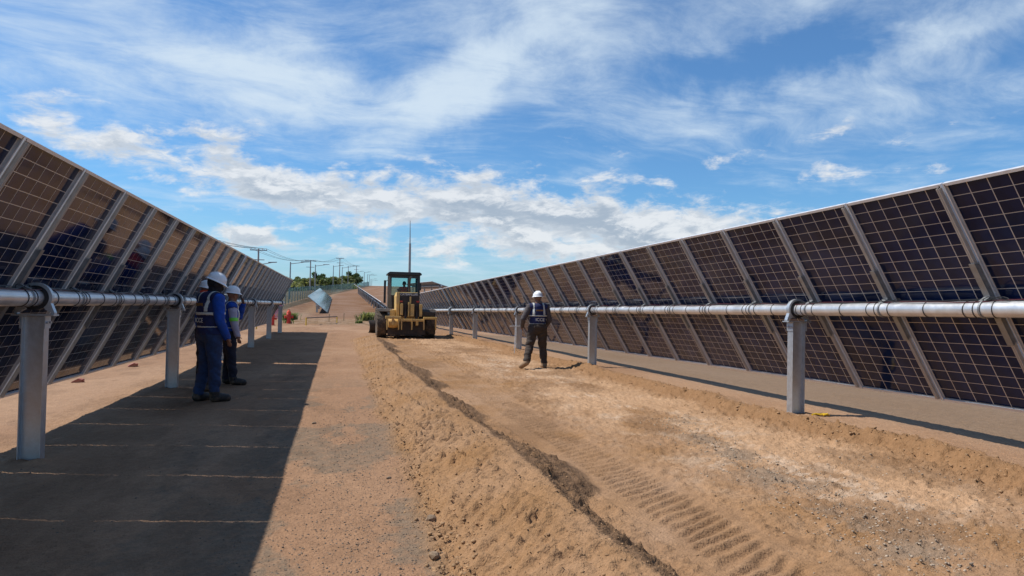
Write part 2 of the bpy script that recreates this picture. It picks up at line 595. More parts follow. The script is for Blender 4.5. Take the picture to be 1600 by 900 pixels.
def ground(x, y):
    """height and colour of the soil"""
    near, front, xc, tx, bx, t, flank, wr_end = masks(x, y)
    z = base_z(x, y)
    hc = (0.175 + 0.045 * np.exp(-((y - 4.4) / 1.3) ** 2) + 0.06 * (fbm(y * 0.6, y * 0 + 2.2, 51, 2) - 0.5) * 2) * wr_end
    prof = np.where(x <= xc, hc * (1 - (1 - np.clip(t, 0, 1)) ** 1.5), 0.0)
    cutdepth = -0.075 * near
    fw = 0.36 + 0.30 * sst(0.35, 0.65, vnoise(y * 0.9, y * 0 + 6.6, 171)) + 0.04 * (vnoise(y * 5, y * 0 + 1.6, 173) - 0.5)
    right = np.clip((x - xc) / fw, 0, 1)
    prof = np.where(x > xc, hc * (1 - right) + cutdepth * right, prof)
    bank = sst(-0.16, 0.10, x - bx)
    prof = np.where(x > bx - 0.3, prof + (0.075 * near + 0.045 * near * np.exp(-((x - bx - 0.14) / 0.16) ** 2)) * bank, prof)
    z = z + prof
    # small heave everywhere
    z = z + (fbm(x * 0.8, y * 0.8, 61, 4) - 0.5) * 0.035
    # crumbs: strong on the windrow and the bank
    wmask = np.where((x > tx - 0.10) & (x < xc + 0.22), 1.0, 0.0) * wr_end
    wsoft = sst(-0.18, 0.02, x - tx) * (1 - sst(0.12, 0.40, x - xc)) * wr_end
    bmask = np.exp(-((x - bx - 0.02) / 0.22) ** 2) * near
    cutm = sst(0.1, 0.3, x - xc) * (1 - sst(-0.2, 0.05, x - bx)) * near
    n1 = fbm(x * 9, y * 9, 71, 3)
    n2 = fbm(x * 26, y * 26, 81, 3)
    n3 = fbm(x * 38, y * 38, 84, 2)
    clod = np.maximum(n1 - 0.47, 0) * (0.03 + 0.08 * sst(3.5, 4.5, x)) + np.maximum(n2 - 0.47, 0) * 0.17 + (n3 - 0.5) * 0.042
    crest_s = np.exp(-((x - xc) / 0.10) ** 2)
    crack = np.exp(-((fbm(x * 11, y * 11, 201, 2) - 0.5) / 0.028) ** 2) * 0.014 + np.exp(-((fbm(x * 21, y * 21, 203, 2) - 0.5) / 0.035) ** 2) * 0.008
    z = z - crack * sst(0.40, 0.58, fbm(x * 1.8, y * 1.8, 205, 3)) * (wsoft * (1 - crest_s) + 0.8 * bmask + 0.25 * cutm)
    z = z + clod * (0.75 * wsoft * (1 - 0.6 * crest_s) + 0.75 * bmask)
    tq = np.abs(x - 2.24) < 0.34
    z = z + np.where(tq, 0.15, 0.8) * cutm * (np.maximum(n1 - 0.52, 0) * 0.07 + np.maximum(n2 - 0.50, 0) * 0.085 + (n3 - 0.5) * 0.030)
    z = z + (1 - np.clip(wsoft + bmask + cutm, 0, 1)) * ((n2 - 0.5) * 0.012 + np.maximum(n3 - 0.6, 0) * 0.020)
    # herringbone prints on the flank of the windrow
    ph = (y * 6.2 - (x - 0.63) * 5.0 + (fbm(x * 2.2, y * 2.2, 91, 3) - 0.5) * 2.6) * 2 * math.pi
    rid = np.maximum(np.sin(ph), -0.3)
    fm = sst(0.04, 0.16, flank) * (1 - sst(0.55, 0.80, flank)) * wr_end * (0.45 + 0.75 * sst(0.36, 0.6, fbm(x * 1.5, y * 0.7, 95, 3)))
    z = z + rid * 0.026 * fm
    # tyre tread line across the cut
    tc = 2.17 + 0.10 * np.sin(y * 0.22) + 0.06 * np.clip((y - 3.0) / 4.0, 0, 1)
    tw = (1 - sst(0.17, 0.25, np.abs(x - tc + 0.05 * (vnoise(y * 3, y * 0, 181) - 0.5))))
    tph = (y * 7.9 - (x - tc) * 4.2 + (fbm(x * 2.5, y * 2.5, 97, 3) - 0.5) * 1.3) * 2 * math.pi
    tr = np.clip(np.sin(tph) * 1.4, -0.8, 1.0)
    tmask = tw * near * sst(1.0, 2.0, y) * (0.70 + 0.45 * sst(0.36, 0.62, fbm(x * 1.6, y * 0.8, 98, 4)))
    z = z + (tr * 0.0130 - 0.008) * tmask
    tc2 = 2.9 + 0.05 * np.sin(y * 0.3)
    tm2 = (1 - sst(0.2, 0.3, np.abs(x - tc2))) * near * sst(11, 14, y)
    z = z + np.clip(np.sin(tph * 1.01 + 1), -0.5, 1) * 0.026 * tm2
    # long thin ridge left by the blade end
    lr = np.abs(x - (0.72 + 0.10 * (11.2 - y)))
    z = z + 0.035 * np.exp(-(lr / 0.03) ** 2) * sst(7.4, 7.9, y) * (1 - sst(10.8, 11.4, y))
    # disturbed soil round the piles
    for px_, ys_ in ((-2.45, (6.70, 11.86, 17.0, 22.15)), (5.35, (7.41, 14.37, 20.73))):
        for py_ in ys_:
            rr = np.sqrt((x - px_) ** 2 + (y - py_) ** 2)
            z = z + np.exp(-((rr - 0.13) / 0.10) ** 2) * (0.012 + 0.05 * np.maximum(n1 - 0.42, 0))
    # loose patches on the hard soil at the far left side and wheel lines
    z = z + 0.012 * np.exp(-((x + 1.1) / 0.05) ** 2) * (fbm(x * 3, y * 1.3, 103, 2) - 0.4) * near

    # ---- colour (albedo)
    def C(*c):
        return np.array(c)[None, :]
    big = fbm(x * 0.55, y * 0.28, 111, 4)[:, None]
    mid = fbm(x * 2.1, y * 1.5, 115, 4)[:, None]
    fin = fbm(x * 16, y * 16, 119, 3)[:, None]
    c = C(0.335, 0.208, 0.126) + (C(0.400, 0.262, 0.165) - C(0.335, 0.208, 0.126)) * sst(0.35, 0.65, big)
    # grey gravel lying on the hard soil
    gp = fbm(x * 1.5 + 4, y * 0.9, 121, 6, 0.66)
    g_zone = (1 - sst(0.5, 1.15, np.abs(x - 0.05))) * (1 - sst(8.0, 15.0, y)) * sst(0.475, 0.545, gp + 0.035 * np.exp(-((y - 3.8) / 1.5) ** 2))
    g_zone = g_zone + 0.75 * np.exp(-((x + 1.0 + 0.03 * y) / 0.20) ** 2) * sst(0.46, 0.54, gp) * (1 - sst(9, 16, y))
    g_zone = np.clip(g_zone, 0, 1) * (0.55 + 0.45 * sst(0.35, 0.6, fbm(x * 30, y * 30, 125, 2)))
    c = c + (C(0.225, 0.172, 0.122) - c) * np.clip(g_zone * 0.95, 0, 1)[:, None]
    # windrow: loose ochre soil
    c = c + ((C(0.335, 0.208, 0.113) + (mid - 0.5) * 0.09) - c) * np.clip(wsoft, 0, 1)[:, None]
    # freshly cut strip
    cut = C(0.345, 0.215, 0.119) + (mid - 0.5) * 0.10
    oz = sst(0.38, 0.58, fbm(x * 1.2, y * 0.6, 131, 6, 0.6) + 0.05 * np.exp(-((y - 8) / 4) ** 2)) * sst(2.5, 3.3, x)
    cut = cut + (C(0.500, 0.335, 0.205) - cut) * (0.85 * oz)[:, None]
    sz = sst(0.44, 0.66, fbm(x * 2.6, y * 1.6, 137, 6, 0.62)) * np.exp(-((x - 3.55 - 0.02 * y) / 0.75) ** 2) * sst(3.0, 4.5, y) * (1 - sst(15, 22, y))
    streak = sst(0.42, 0.60, fbm(x * 7 + y * 3, y * 15 - x * 5, 139, 4, 0.6))
    cut = cut + (C(0.58, 0.47, 0.36) - cut) * np.clip(sz * (0.10 + 0.90 * streak) * 0.75, 0, 1)[:, None]
    gz = sst(0.46, 0.60, fbm(x * 3.0, y * 2.4, 141, 6, 0.65)) * np.exp(-((x - 3.35 - 0.16 * (y - 4.4)) / 0.34) ** 2) * (1 - sst(6.5, 9.0, y))
    cut = cut + (C(0.290, 0.215, 0.150) - cut) * np.clip(gz, 0, 1)[:, None]
    dk = sst(0.55, 0.70, fbm(x * 1.7, y * 0.8, 143, 4)) * 0.55
    cut = cut + (C(0.225, 0.135, 0.072) - cut) * dk[:, None]
    c = c + (cut - c) * np.clip(cutm, 0, 1)[:, None]
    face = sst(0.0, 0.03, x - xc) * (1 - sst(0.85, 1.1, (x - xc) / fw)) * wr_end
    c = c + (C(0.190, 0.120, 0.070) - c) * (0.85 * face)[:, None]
    # bank
    c = c + (C(0.300, 0.180, 0.093) - c) * np.clip(bmask * 1.1, 0, 1)[:, None]
    # grey-brown beyond the right posts
    rz = sst(5.75, 6.7, x) * near
    c = c + ((C(0.245, 0.175, 0.116) + (big - 0.5) * 0.05) - c) * rz[:, None]
    # far ground, redder on the slope, pale left track
    slope = sst(56, 62, y)
    c = c + ((C(0.245, 0.150, 0.095) + (big - 0.5) * 0.07 + (fbm(x * 0.25, y * 1.1, 191, 3)[:, None] - 0.5) * 0.10) - c) * slope[:, None]
    pale = np.exp(-((x + 2.9 - 0.028 * (y - 60)) / 0.55) ** 2) * slope
    c = c + (C(0.33, 0.235, 0.16) - c) * (pale * 0.8)[:, None]
    rough_strip = sst(44, 47, y) * (1 - sst(56, 60, y))
    c = c + ((C(0.285, 0.195, 0.122) + (mid - 0.5) * 0.14) - c) * rough_strip[:, None]
    z = z + rough_strip * (fbm(x * 1.2, y * 1.2, 151, 4) - 0.45) * 0.30
    # shaded side: compacted wheel lanes and scuffs
    lane = np.exp(-((x + 0.98 - 0.02 * (y - 5)) / 0.16) ** 2) + 0.7 * np.exp(-((x + 1.9) / 0.22) ** 2)
    c = c * (1 - 0.26 * np.clip(lane, 0, 1) * sst(0.40, 0.56, fbm(x * 1.2, y * 0.5, 161, 4)) * (1 - sst(14, 20, y)))[:, None]
    scuff = sst(0.50, 0.62, fbm(x * 3.3, y * 1.4, 163, 5, 0.6)) * sst(0.45, -0.2, x)
    c = c * (1 - 0.15 * scuff)[:, None]
    c = c * (0.88 + 0.24 * fin) * np.array([0.885, 0.822, 0.782])[None, :]
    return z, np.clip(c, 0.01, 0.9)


def axis_x():
    core = np.arange(-3.4, 6.9, 0.0205)
    l, r_, st = [], [], 0.0205
    x = -3.4
    while x > -2500:
        st *= 1.045
        x -= st
        l.append(x)
    st, x = 0.0205, core[-1]
    while x < 2500:
        st *= 1.045
        x += st
        r_.append(x)
    return np.concatenate([np.array(l[::-1]), core, np.array(r_)])


def axis_y():
    out = [-300, -120, -50, -25, -14, -8, -5, -3.2, -2, -1, -0.2, 0.5, 1.0, 1.4, 1.8, 2.1, 2.35, 2.55]
    y = 2.7
    while y < 30:
        out.append(y)
        y += max(0.0135, 0.0040 * y)
    while y < 400:
        out.append(y)
        y += 0.0055 * y
    while y < 6000:
        out.append(y)
        y *= 1.07
    return np.array(out, float)


def build_ground():
    ax, ay = axis_x(), axis_y()
    X, Y = np.meshgrid(ax, ay)
    nx, ny = len(ax), len(ay)
    z, c = ground(X.ravel(), Y.ravel())
    co = np.empty((nx * ny, 3), np.float32)
    co[:, 0], co[:, 1], co[:, 2] = X.ravel(), Y.ravel(), z
    i = np.arange((ny - 1) * nx).reshape(ny - 1, nx)[:, :-1].ravel()
    quads = np.stack([i, i + 1, i + nx + 1, i + nx], 1).astype(np.int32)
    me = bpy.data.meshes.new('ground')
    me.vertices.add(len(co))
    me.vertices.foreach_set('co', co.ravel())
    me.loops.add(quads.size)
    me.loops.foreach_set('vertex_index', quads.ravel())
    me.polygons.add(len(quads))
    me.polygons.foreach_set('loop_start', np.arange(0, quads.size, 4, dtype=np.int32))
    me.polygons.foreach_set('use_smooth', np.ones(len(quads), bool))
    at = me.color_attributes.new('soil', 'FLOAT_COLOR', 'POINT')
    rgba = np.ones((len(co), 4), np.float32)
    rgba[:, :3] = c
    at.data.foreach_set('color', rgba.ravel())
    me.update()
    me.validate()
    m_ = bpy.data.materials.new('bare soil')
    m_.use_nodes = True
    t = NT(m_.node_tree)
    b = m_.node_tree.nodes['Principled BSDF']
    a = t.n('ShaderNodeAttribute', attribute_name='soil').outputs['Color']
    pos = t.n('ShaderNodeNewGeometry').outputs['Position']
    f1 = t.noise(pos, 38, 6, 0.7)
    f2 = t.noise(pos, 150, 3, 0.6)
    k = t.ramp(f1, 0.25, 0.75, 0.78, 1.20, False)
    k2 = t.ramp(f2, 0.3, 0.7, 0.86, 1.14, False)
    kk = t.math('MULTIPLY', k, k2)
    c_ = t.mix(1.0, a, t.comb(kk, kk, kk), 'MULTIPLY')
    t.put(b.inputs['Base Color'], c_)
    b.inputs['Roughness'].default_value = 0.95
    b.inputs['Specular IOR Level'].default_value = 0.15
    bp = t.n('ShaderNodeBump')
    bp.inputs['Strength'].default_value = 0.85
    bp.inputs['Distance'].default_value = 0.013
    h = t.math('ADD', t.math('MULTIPLY', t.noise(pos, 60, 2, 0.5), 1.0), t.math('MULTIPLY', t.noise(pos, 150, 1, 0.5), 0.25))
    t.put(bp.inputs['Height'], h)
    t.put(b.inputs['Normal'], bp.outputs[0])
    me.materials.append(m_)
    o = put('ground', me)
    tag(o, 'bare tan and ochre soil of the graded site', None, kind='structure')
    return o


build_ground()


def gz(x, y):
    return float(ground(np.array([float(x)]), np.array([float(y)]))[0][0])


def gzs(xs, ys):
    return ground(np.asarray(xs, float), np.asarray(ys, float))[0]


# ------------------------------------------------------------------ loose stones (stuff)
def pebbles(name, label, xs, ys, sizes, mt, sink=0.35, seed=1):
    r_ = np.random.default_rng(seed)
    ico_v = []
    p = (1 + 5 ** 0.5) / 2
    for a in (-1, 1):
        for b_ in (-p, p):
            ico_v += [(a, b_, 0), (0, a, b_), (b_, 0, a)]
    bm = bmesh.new()
    bmesh.ops.create_icosphere(bm, subdivisions=1, radius=1.0)
    V = np.array([v.co[:] for v in bm.verts])
    Fc = np.array([[v.index for v in f.verts] for f in bm.faces])
    bm.free()
    n = len(xs)
    zs = gzs(xs, ys)
    J = 1 + (r_.random((n, len(V), 1)) - 0.5) * 0.55
    S = np.stack([sizes * (0.8 + 0.5 * r_.random(n)), sizes * (0.8 + 0.5 * r_.random(n)), sizes * (0.55 + 0.3 * r_.random(n))], 1)
    P_ = V[None] * J * S[:, None, :]
    q = r_.random(n) * 6.283
    cx, sx = np.cos(q)[:, None], np.sin(q)[:, None]
    W = np.stack([P_[..., 0] * cx - P_[..., 1] * sx + xs[:, None], P_[..., 0] * sx + P_[..., 1] * cx + ys[:, None],
                  P_[..., 2] + (zs + S[:, 2] * (1 - 2 * sink))[:, None]], -1).reshape(-1, 3).astype(np.float32)
    FF = (Fc[None] + (np.arange(n) * len(V))[:, None, None]).reshape(-1, 3).astype(np.int32)
    me = bpy.data.meshes.new(name)
    me.vertices.add(len(W))
    me.vertices.foreach_set('co', W.ravel())
    me.loops.add(FF.size)
    me.loops.foreach_set('vertex_index', FF.ravel())
    me.polygons.add(len(FF))
    me.polygons.foreach_set('loop_start', np.arange(0, FF.size, 3, dtype=np.int32))
    me.update()
    me.validate()
    me.materials.append(mt)
    o = put(name, me)
    return tag(o, label, 'soil' if 'soil' in label else 'gravel', kind='stuff')


def scatter():
    r_ = np.random.default_rng(5)

    def ypos(n, a=2.8, b=17):
        u = r_.random(n)
        return a * (b / a) ** (u ** 1.0)
    # soil crumbs along the toe of the windrow, on it, and on the bank
    n = 3200
    y = ypos(n)
    x = toe_x(y) + r_.normal(0, 0.07, n)
    n2 = 5200
    y2 = ypos(n2)
    x2 = toe_x(y2) + r_.random(n2) * (crest_x(y2) - toe_x(y2) + 0.25)
    n3 = 3600
    y3 = ypos(n3, 3.2, 20)
    x3 = bank_x(y3) + r_.normal(0.0, 0.17, n3)
    n4 = 3600
    y4 = ypos(n4)
    x4 = crest_x(y4) + 0.15 + r_.random(n4) ** 1.3 * 3.2
    xs, ys = np.concatenate([x, x2, x3, x4]), np.concatenate([y, y2, y3, y4])
    sz = np.concatenate([0.004 + 0.011 * r_.random(n) ** 4, 0.0025 + 0.008 * r_.random(n2) ** 7, 0.003 + 0.014 * r_.random(n3) ** 5, 0.0025 + 0.006 * r_.random(n4) ** 6])
    pebbles('soil_crumbs', 'loose crumbs of dry soil along the windrow and the bank', xs, ys, sz, M['clod'], 0.55, 2)
    # gravel
    n = 4200
    y = ypos(n, 3.0, 8)
    x = 3.35 + 0.16 * (y - 4.4) + r_.normal(0, 0.26, n)
    n2 = 1200
    y2 = ypos(n2, 2.8, 6)
    x2 = 3.6 + r_.random(n2) * 1.2
    pebbles('grey_gravel', 'patch of pale grey gravel in the freshly cut strip', np.concatenate([x, x2]), np.concatenate([y, y2]),
            0.0022 + 0.0075 * r_.random(n + n2) ** 4, M['gravel'], 0.35, 3)
    n = 8200
    y = ypos(n, 2.8, 10)
    x = 0.18 + r_.normal(0, 0.42, n)
    n2 = 900
    y2 = ypos(n2, 3.2, 15)
    x2 = -3.5 + 4.2 * r_.random(n2)
    x = np.concatenate([x, x2])
    y = np.concatenate([y, y2])
    k = x < toe_x(y) - 0.02
    x, y = x[k], y[k]
    pebbles('dark_gravel', 'fine dark gravel scattered over the hard soil beside the windrow', x, y, 0.0020 + 0.0045 * r_.random(len(x)) ** 3, M['darkclod'], 0.35, 4)


scatter()


def stone(x, y, s, label, seed):
    r_ = random.Random(seed)
    bm = bmesh.new()
    bmesh.ops.create_icosphere(bm, subdivisions=2, radius=1.0)
    for v in bm.verts:
        k = 1 + 0.30 * (r_.random() - 0.5)
        v.co = Vector((v.co.x * s * 1.25 * k, v.co.y * s * 0.9 * k, v.co.z * s * 0.75 * k))
    me = bpy.data.meshes.new('stone')
    bm.to_mesh(me)
    bm.free()
    me.materials.append(M['stone'])
    o = put('stone', me, None, (x, y, gz(x, y) + s * 0.35), (0, 0, r_.random() * 6))
    tag(o, label, 'stone', 'loose stones along the windrow')


stone(0.60, 4.42, 0.034, 'largest dark stone at the left foot of the soil windrow', 1)
stone(0.53, 3.74, 0.028, 'flat dark stone at the windrow foot nearest the camera', 2)
stone(0.42, 5.55, 0.018, 'small dark stone on hard soil left of the windrow foot', 3)
stone(-0.22, 8.3, 0.022, 'lone pebble on pale hard soil beside the panel shadow edge', 4)


# ================================================================== solar trackers
MOD_L, MOD_W, PITCH = 2.278, 1.134, 1.150
OFF = 0.145           # panel plane above tube centre
HX, HY = MOD_L / 2, MOD_W / 2


def cell_rects():
    """6 x 20 half cells on one module: (x0, x1, y0, y1)"""
    out = []
    gap = 0.0062
    cy = (MOD_W - 0.030) / 6
    half = HX - 0.024
    cx = (half - 0.008) / 10
    for s_ in (-1, 1):
        for i in range(10):
            a = 0.008 + i * cx
            x0, x1 = a + gap / 2, a + cx - gap / 2
            if s_ < 0:
                x0, x1 = -x1, -x0
            for j in range(6):
                y0 = -HY + 0.015 + j * cy
                out.append((x0, x1, y0 + 0.0046, y0 + cy - 0.0046))
    return out


RECTS = cell_rects()


def make_panel_meshes():
    d = {}
    mb = MB()
    mb.box(-HX + 0.003, HX - 0.003, -HY + 0.003, HY - 0.003, -0.003, 0.003)
    me = mb.mesh('solar_panel', [M['glassback'], M['cellfront']])
    for p in me.polygons:
        if p.normal.z > 0.5:
            p.material_index = 1
    d['glass'] = me
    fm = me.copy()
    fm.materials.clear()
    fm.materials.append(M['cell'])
    fm.materials.append(M['skyfront'])
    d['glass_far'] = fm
    fr = MB()
    w, dep = 0.011, 0.030
    for a, b, c, e in ((-HX, HX, -HY, -HY + w), (-HX, HX, HY - w, HY), (-HX, -HX + w, -HY + w, HY - w), (HX - w, HX, -HY + w, HY - w)):
        fr.box(a, b, c, e, -dep, 0.0045)
    fl = 0.026
    for a, b, c, e in ((-HX + w, HX - w, -HY + w, -HY + 0.014), (-HX + w, HX - w, HY - 0.014, HY - w), (-HX + w, -HX + fl, -HY + fl, HY - fl), (HX - fl, HX - w, -HY + fl, HY - fl)):
        fr.box(a, b, c, e, -dep, -dep + 0.002)
    d['frame'] = fr.mesh('panel_frame', M['frame'])
    x0, x1, y0, y1 = RECTS[0]
    cw, ch = (x1 - x0) / 2, (y1 - y0) / 2
    d['cell'] = MB().box(-cw, cw, -ch, ch, -0.0010, 0.0).mesh('cell', M['cell'])
    jb = MB()
    jb.box(-0.006, 0.022, -0.030, 0.030, -0.022, -0.003)
    d['jbox'] = jb.mesh('junction_box', M['black'])
    # hat rail across the module seam
    rl = MB()
    hw = HX - 0.03
    for y0, y1, z0, z1 in ((-0.023, -0.014, -0.0345, -0.031), (0.014, 0.023, -0.0345, -0.031), (-0.016, -0.012, -0.054, -0.0347), (0.012, 0.016, -0.054, -0.0347),
                           (-0.016, -0.003, -0.057, -0.0542), (0.003, 0.016, -0.057, -0.0542), (-0.003, 0.003, -0.0535, -0.0510)):
        rl.box(-hw, hw, y0, y1, z0, z1)
    d['rail'] = rl.mesh('rail', M['rail'])
    br = MB()
    L = 0.40
    br.box(-L, L, -0.027, 0.027, -0.0725, -0.0680)
    for s_ in (-1, 1):
        br.prism([(-L, -0.073), (L, -0.073), (L - 0.02, -0.030), (-L + 0.02, -0.030)], s_ * 0.0275, s_ * 0.0305)
        br.box(-L, L, s_ * 0.0310, s_ * 0.0370, -0.0350, -0.0320)
    # saddle that carries the tube
    pts = []
    for i in range(17):
        a = math.pi * i / 16
        pts.append((0.079 * math.cos(a), -OFF - 0.079 * math.sin(a)))
    for i in range(16):
        (xa, za), (xb, zb) = pts[i], pts[i + 1]
        br.prism([(xa, za), (xb, zb), (xb * 0.93, -OFF + (zb + OFF) * 0.93), (xa * 0.93, -OFF + (za + OFF) * 0.93)], -0.009, 0.009)
    br.box(0.070, 0.082, -0.03, 0.03, -OFF, -0.073)
    br.box(-0.082, -0.070, -0.03, 0.03, -OFF, -0.073)
    d['bracket'] = br.mesh('bracket', M['galv_dark'])
    return d


PM = make_panel_meshes()


def post_mesh(h):
    """I-section pile: depth across the row, flanges at both ends, with cap plate and bolts"""
    mb = MB()
    D, Fw, tf, tw = 0.085, 0.052, 0.007, 0.006
    mb.prism([(-D, -Fw), (-D + tf, -Fw), (-D + tf, -tw / 2), (D - tf, -tw / 2), (D - tf, -Fw), (D, -Fw), (D, Fw), (D - tf, Fw), (D - tf, tw / 2), (-D + tf, tw / 2), (-D + tf, Fw), (-D, Fw)], -h, -0.155, plane='xy')
    return mb.mesh('post', M['galv'])


def head_mesh():
    """bearing housing: arch with feet, cap plate and side plates"""
    mb = MB()
    ro, ri, w = 0.128, 0.104, 0.026
    n = 28
    pts = [(ro * math.cos(a), ro * math.sin(a)) for a in [R(-50) + (R(280)) * i / n for i in range(n + 1)]]
    pin = [(ri * math.cos(a), ri * math.sin(a)) for a in [R(-50) + (R(280)) * i / n for i in range(n + 1)]]
    for i in range(n):
        mb.prism([pts[i], pts[i + 1], pin[i + 1], pin[i]], -w, w)
    for s_ in (-1, 1):
        mb.prism([(s_ * 0.075, -0.095), (s_ * 0.150, -0.136), (s_ * 0.150, -0.122), (s_ * 0.118, -0.040), (s_ * 0.098, -0.045)], -w - 0.002, w + 0.002)
        mb.box(min(s_ * 0.0875, s_ * 0.0945), max(s_ * 0.0875, s_ * 0.0945), -0.06, 0.06, -0.255, -0.150)
        for yy in (-0.032, 0.032):
            mb.tube((s_ * 0.093, yy, -0.205), (s_ * 0.109, yy, -0.205), 0.011, n=6)
            mb.tube((s_ * 0.128, yy * 0.4, -0.136), (s_ * 0.128, yy * 0.4, -0.110), 0.010, n=6)
    mb.box(-0.155, 0.155, -0.062, 0.062, -0.150, -0.137)
    return mb.mesh('bearing', M['galv'])


HEAD = head_mesh()
BUSH = MB().lathe([(0.0735, -0.030), (0.1035, -0.030), (0.1035, 0.030), (0.0735, 0.030), (0.0735, -0.030)], 28, 'y').mesh('bushing', M['black'], True)
TIE = MB().path([(0.0722 * math.cos(a), 0.0, 0.0722 * math.sin(a)) for a in [2 * math.pi * i / 20 for i in range(20)]], 0.0042, 5, closed=True).mesh('cable_tie', M['wire'], True)


def tracker(name, label, X, Z, slope, tilt, seams, posts, side, y_near, group, single_cells=(), ties_to=0.0, jb_to=0.0, det_to=1e9, post_h=None, motor=None):
    """seams: list of (first_y, count) runs; side -1: top edge leans to +x, +1: top edge leans to -x"""
    root = empty(name, label, 'solar tracker', (X, 0, Z), (math.atan(slope), 0, 0), group)
    ry = -tilt if side < 0 else tilt
    rot = (0, ry, 0)
    nrm = Vector((-math.sin(tilt), 0, math.cos(tilt))) if side < 0 else Vector((math.sin(tilt), 0, math.cos(tilt)))
    up = nrm * OFF
    Ry = Matrix.Rotation(ry, 4, 'Y')
    cells = MB()
    ys_all = []
    for y0, cnt in seams:
        for k in range(cnt):
            yc = y0 + (k + 0.5) * PITCH
            ys_all.append((yc, y0, k, cnt))
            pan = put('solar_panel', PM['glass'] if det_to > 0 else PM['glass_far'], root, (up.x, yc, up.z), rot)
            put('panel_frame', PM['frame'], pan)
            if yc < jb_to:
                for jy in (-0.40, 0.0, 0.40):
                    put('junction_box', PM['jbox'], pan, (0, jy, 0))
            if any(abs(yc - s_) < 0.3 for s_ in single_cells):
                for x0, x1, a, b in RECTS:
                    put('cell', PM['cell'], pan, ((x0 + x1) / 2, (a + b) / 2, -0.0030))
            elif yc < det_to:
                T = Matrix.Translation((up.x, yc, up.z)) @ Ry
                for x0, x1, a, b in RECTS:
                    v = [T @ Vector(p) for p in ((x0, a, -0.004), (x1, a, -0.004), (x1, b, -0.004), (x0, b, -0.004), (x0, a, -0.003), (x1, a, -0.003), (x1, b, -0.003), (x0, b, -0.003))]
                    cells.add(v, [(0, 3, 2, 1), (0, 1, 5, 4), (1, 2, 6, 5), (2, 3, 7, 6), (3, 0, 4, 7)])
        for k in range(cnt + 1):
            ys = y0 + k * PITCH + (0.031 if k < cnt else -0.031)
            put('rail', PM['rail'], root, (up.x, ys, up.z), rot)
            put('bracket', PM['bracket'], root, (up.x, ys, up.z), rot)
    if cells.v:
        o = cells.build('cells', M['cell'], root)
        o['kind'] = 'stuff'
    ya = min(s_[0] for s_ in seams) - 0.15
    yb = max(s_[0] + s_[1] * PITCH for s_ in seams) + 0.22
    tb = MB()
    tb.lathe([(0.001, ya), (0.069, ya), (0.069, yb), (0.001, yb)], 32, 'y')
    yj = ya + 3.3
    while yj < yb:
        tb.lathe([(0.0692, yj), (0.0715, yj + 0.005), (0.0715, yj + 0.36), (0.0692, yj + 0.365)], 32, 'y')
        yj += 11.5
    tb.build('torque_tube', M['tube'], root, True)
    for py in posts:
        zt = Z + slope * py
        h = zt - gz(X, py) + 0.25
        p = put('post', post_mesh(h), root, (0, py, 0), (-math.atan(slope), 0, 0))
        put('bearing', HEAD, root, (0, py, 0))
        put('bushing', BUSH, root, (0, py, 0))
    if ties_to > 0:
        r_ = random.Random(len(name) + int(X * 10))
        for y0, cnt in seams:
            for k in range(cnt + 1):
                for dy in (0.10, 0.19, 0.52 + 0.2 * r_.random(), -0.08):
                    yy = y0 + k * PITCH + dy
                    if y_near < yy < ties_to and all(abs(yy - p) > 0.08 for p in posts):
                        put('cable_tie', TIE, root, (0, yy, 0), (R(r_.uniform(-6, 6)), r_.random() * 6, R(r_.uniform(-9, 9))))
        # cable lying on top of the tube, with loops at the brackets
        s_cam = 1 if side < 0 else -1
        for mt, dx, ph, rr in ((M['wire'], 0.012, 0.0, 0.0045), (M['wire'], -0.014, 1.7, 0.0045), (M['redwire'], 0.030, 3.1, 0.004)):
            pts = []
            yy = y_near
            while yy < ties_to:
                lift = 0.012 * max(0, math.sin(yy * 5.4 + ph)) + 0.008 * max(0, math.sin(yy * 11.1 + 2 * ph))
                a = (dx / 0.07) * s_cam + 0.25 * math.sin(yy * 2.7 + ph)
                rad = 0.075 + lift
                pts.append((rad * math.sin(a), yy, rad * math.cos(a)))
                yy += 0.06
            MB().path(pts, rr, 5).build('cable', mt, root, True)
        for k in range(14):
            yy = seams[0][0] + (k + 4) * PITCH + 0.0
            if not (y_near < yy < ties_to):
                continue
            pts = [(s_cam * 0.035 + 0.028 * math.cos(q), yy - 0.10 + 0.12 * math.sin(q), 0.088 + 0.016 * math.sin(q * 2 + k)) for q in [2 * math.pi * i / 14 for i in range(14)]]
            MB().path(pts, 0.0042, 5, closed=True).build('cable_loop', M['wire'], root, True)
    for my in (motor or []):
        mo = MB()
        mo.lathe([(0.07, my - 0.16), (0.155, my - 0.14), (0.17, my - 0.05), (0.17, my + 0.05), (0.155, my + 0.14), (0.07, my + 0.16)], 28, 'y')
        mo.box(-0.16, 0.16, my - 0.13, my + 0.13, -0.20, -0.10)
        mo.tube((0.0, my, -0.2), (0.0, my + 0.30, -0.24), 0.05, n=16)
        mo.build('drive_motor', M['galv_dark'], root, True)
    return root


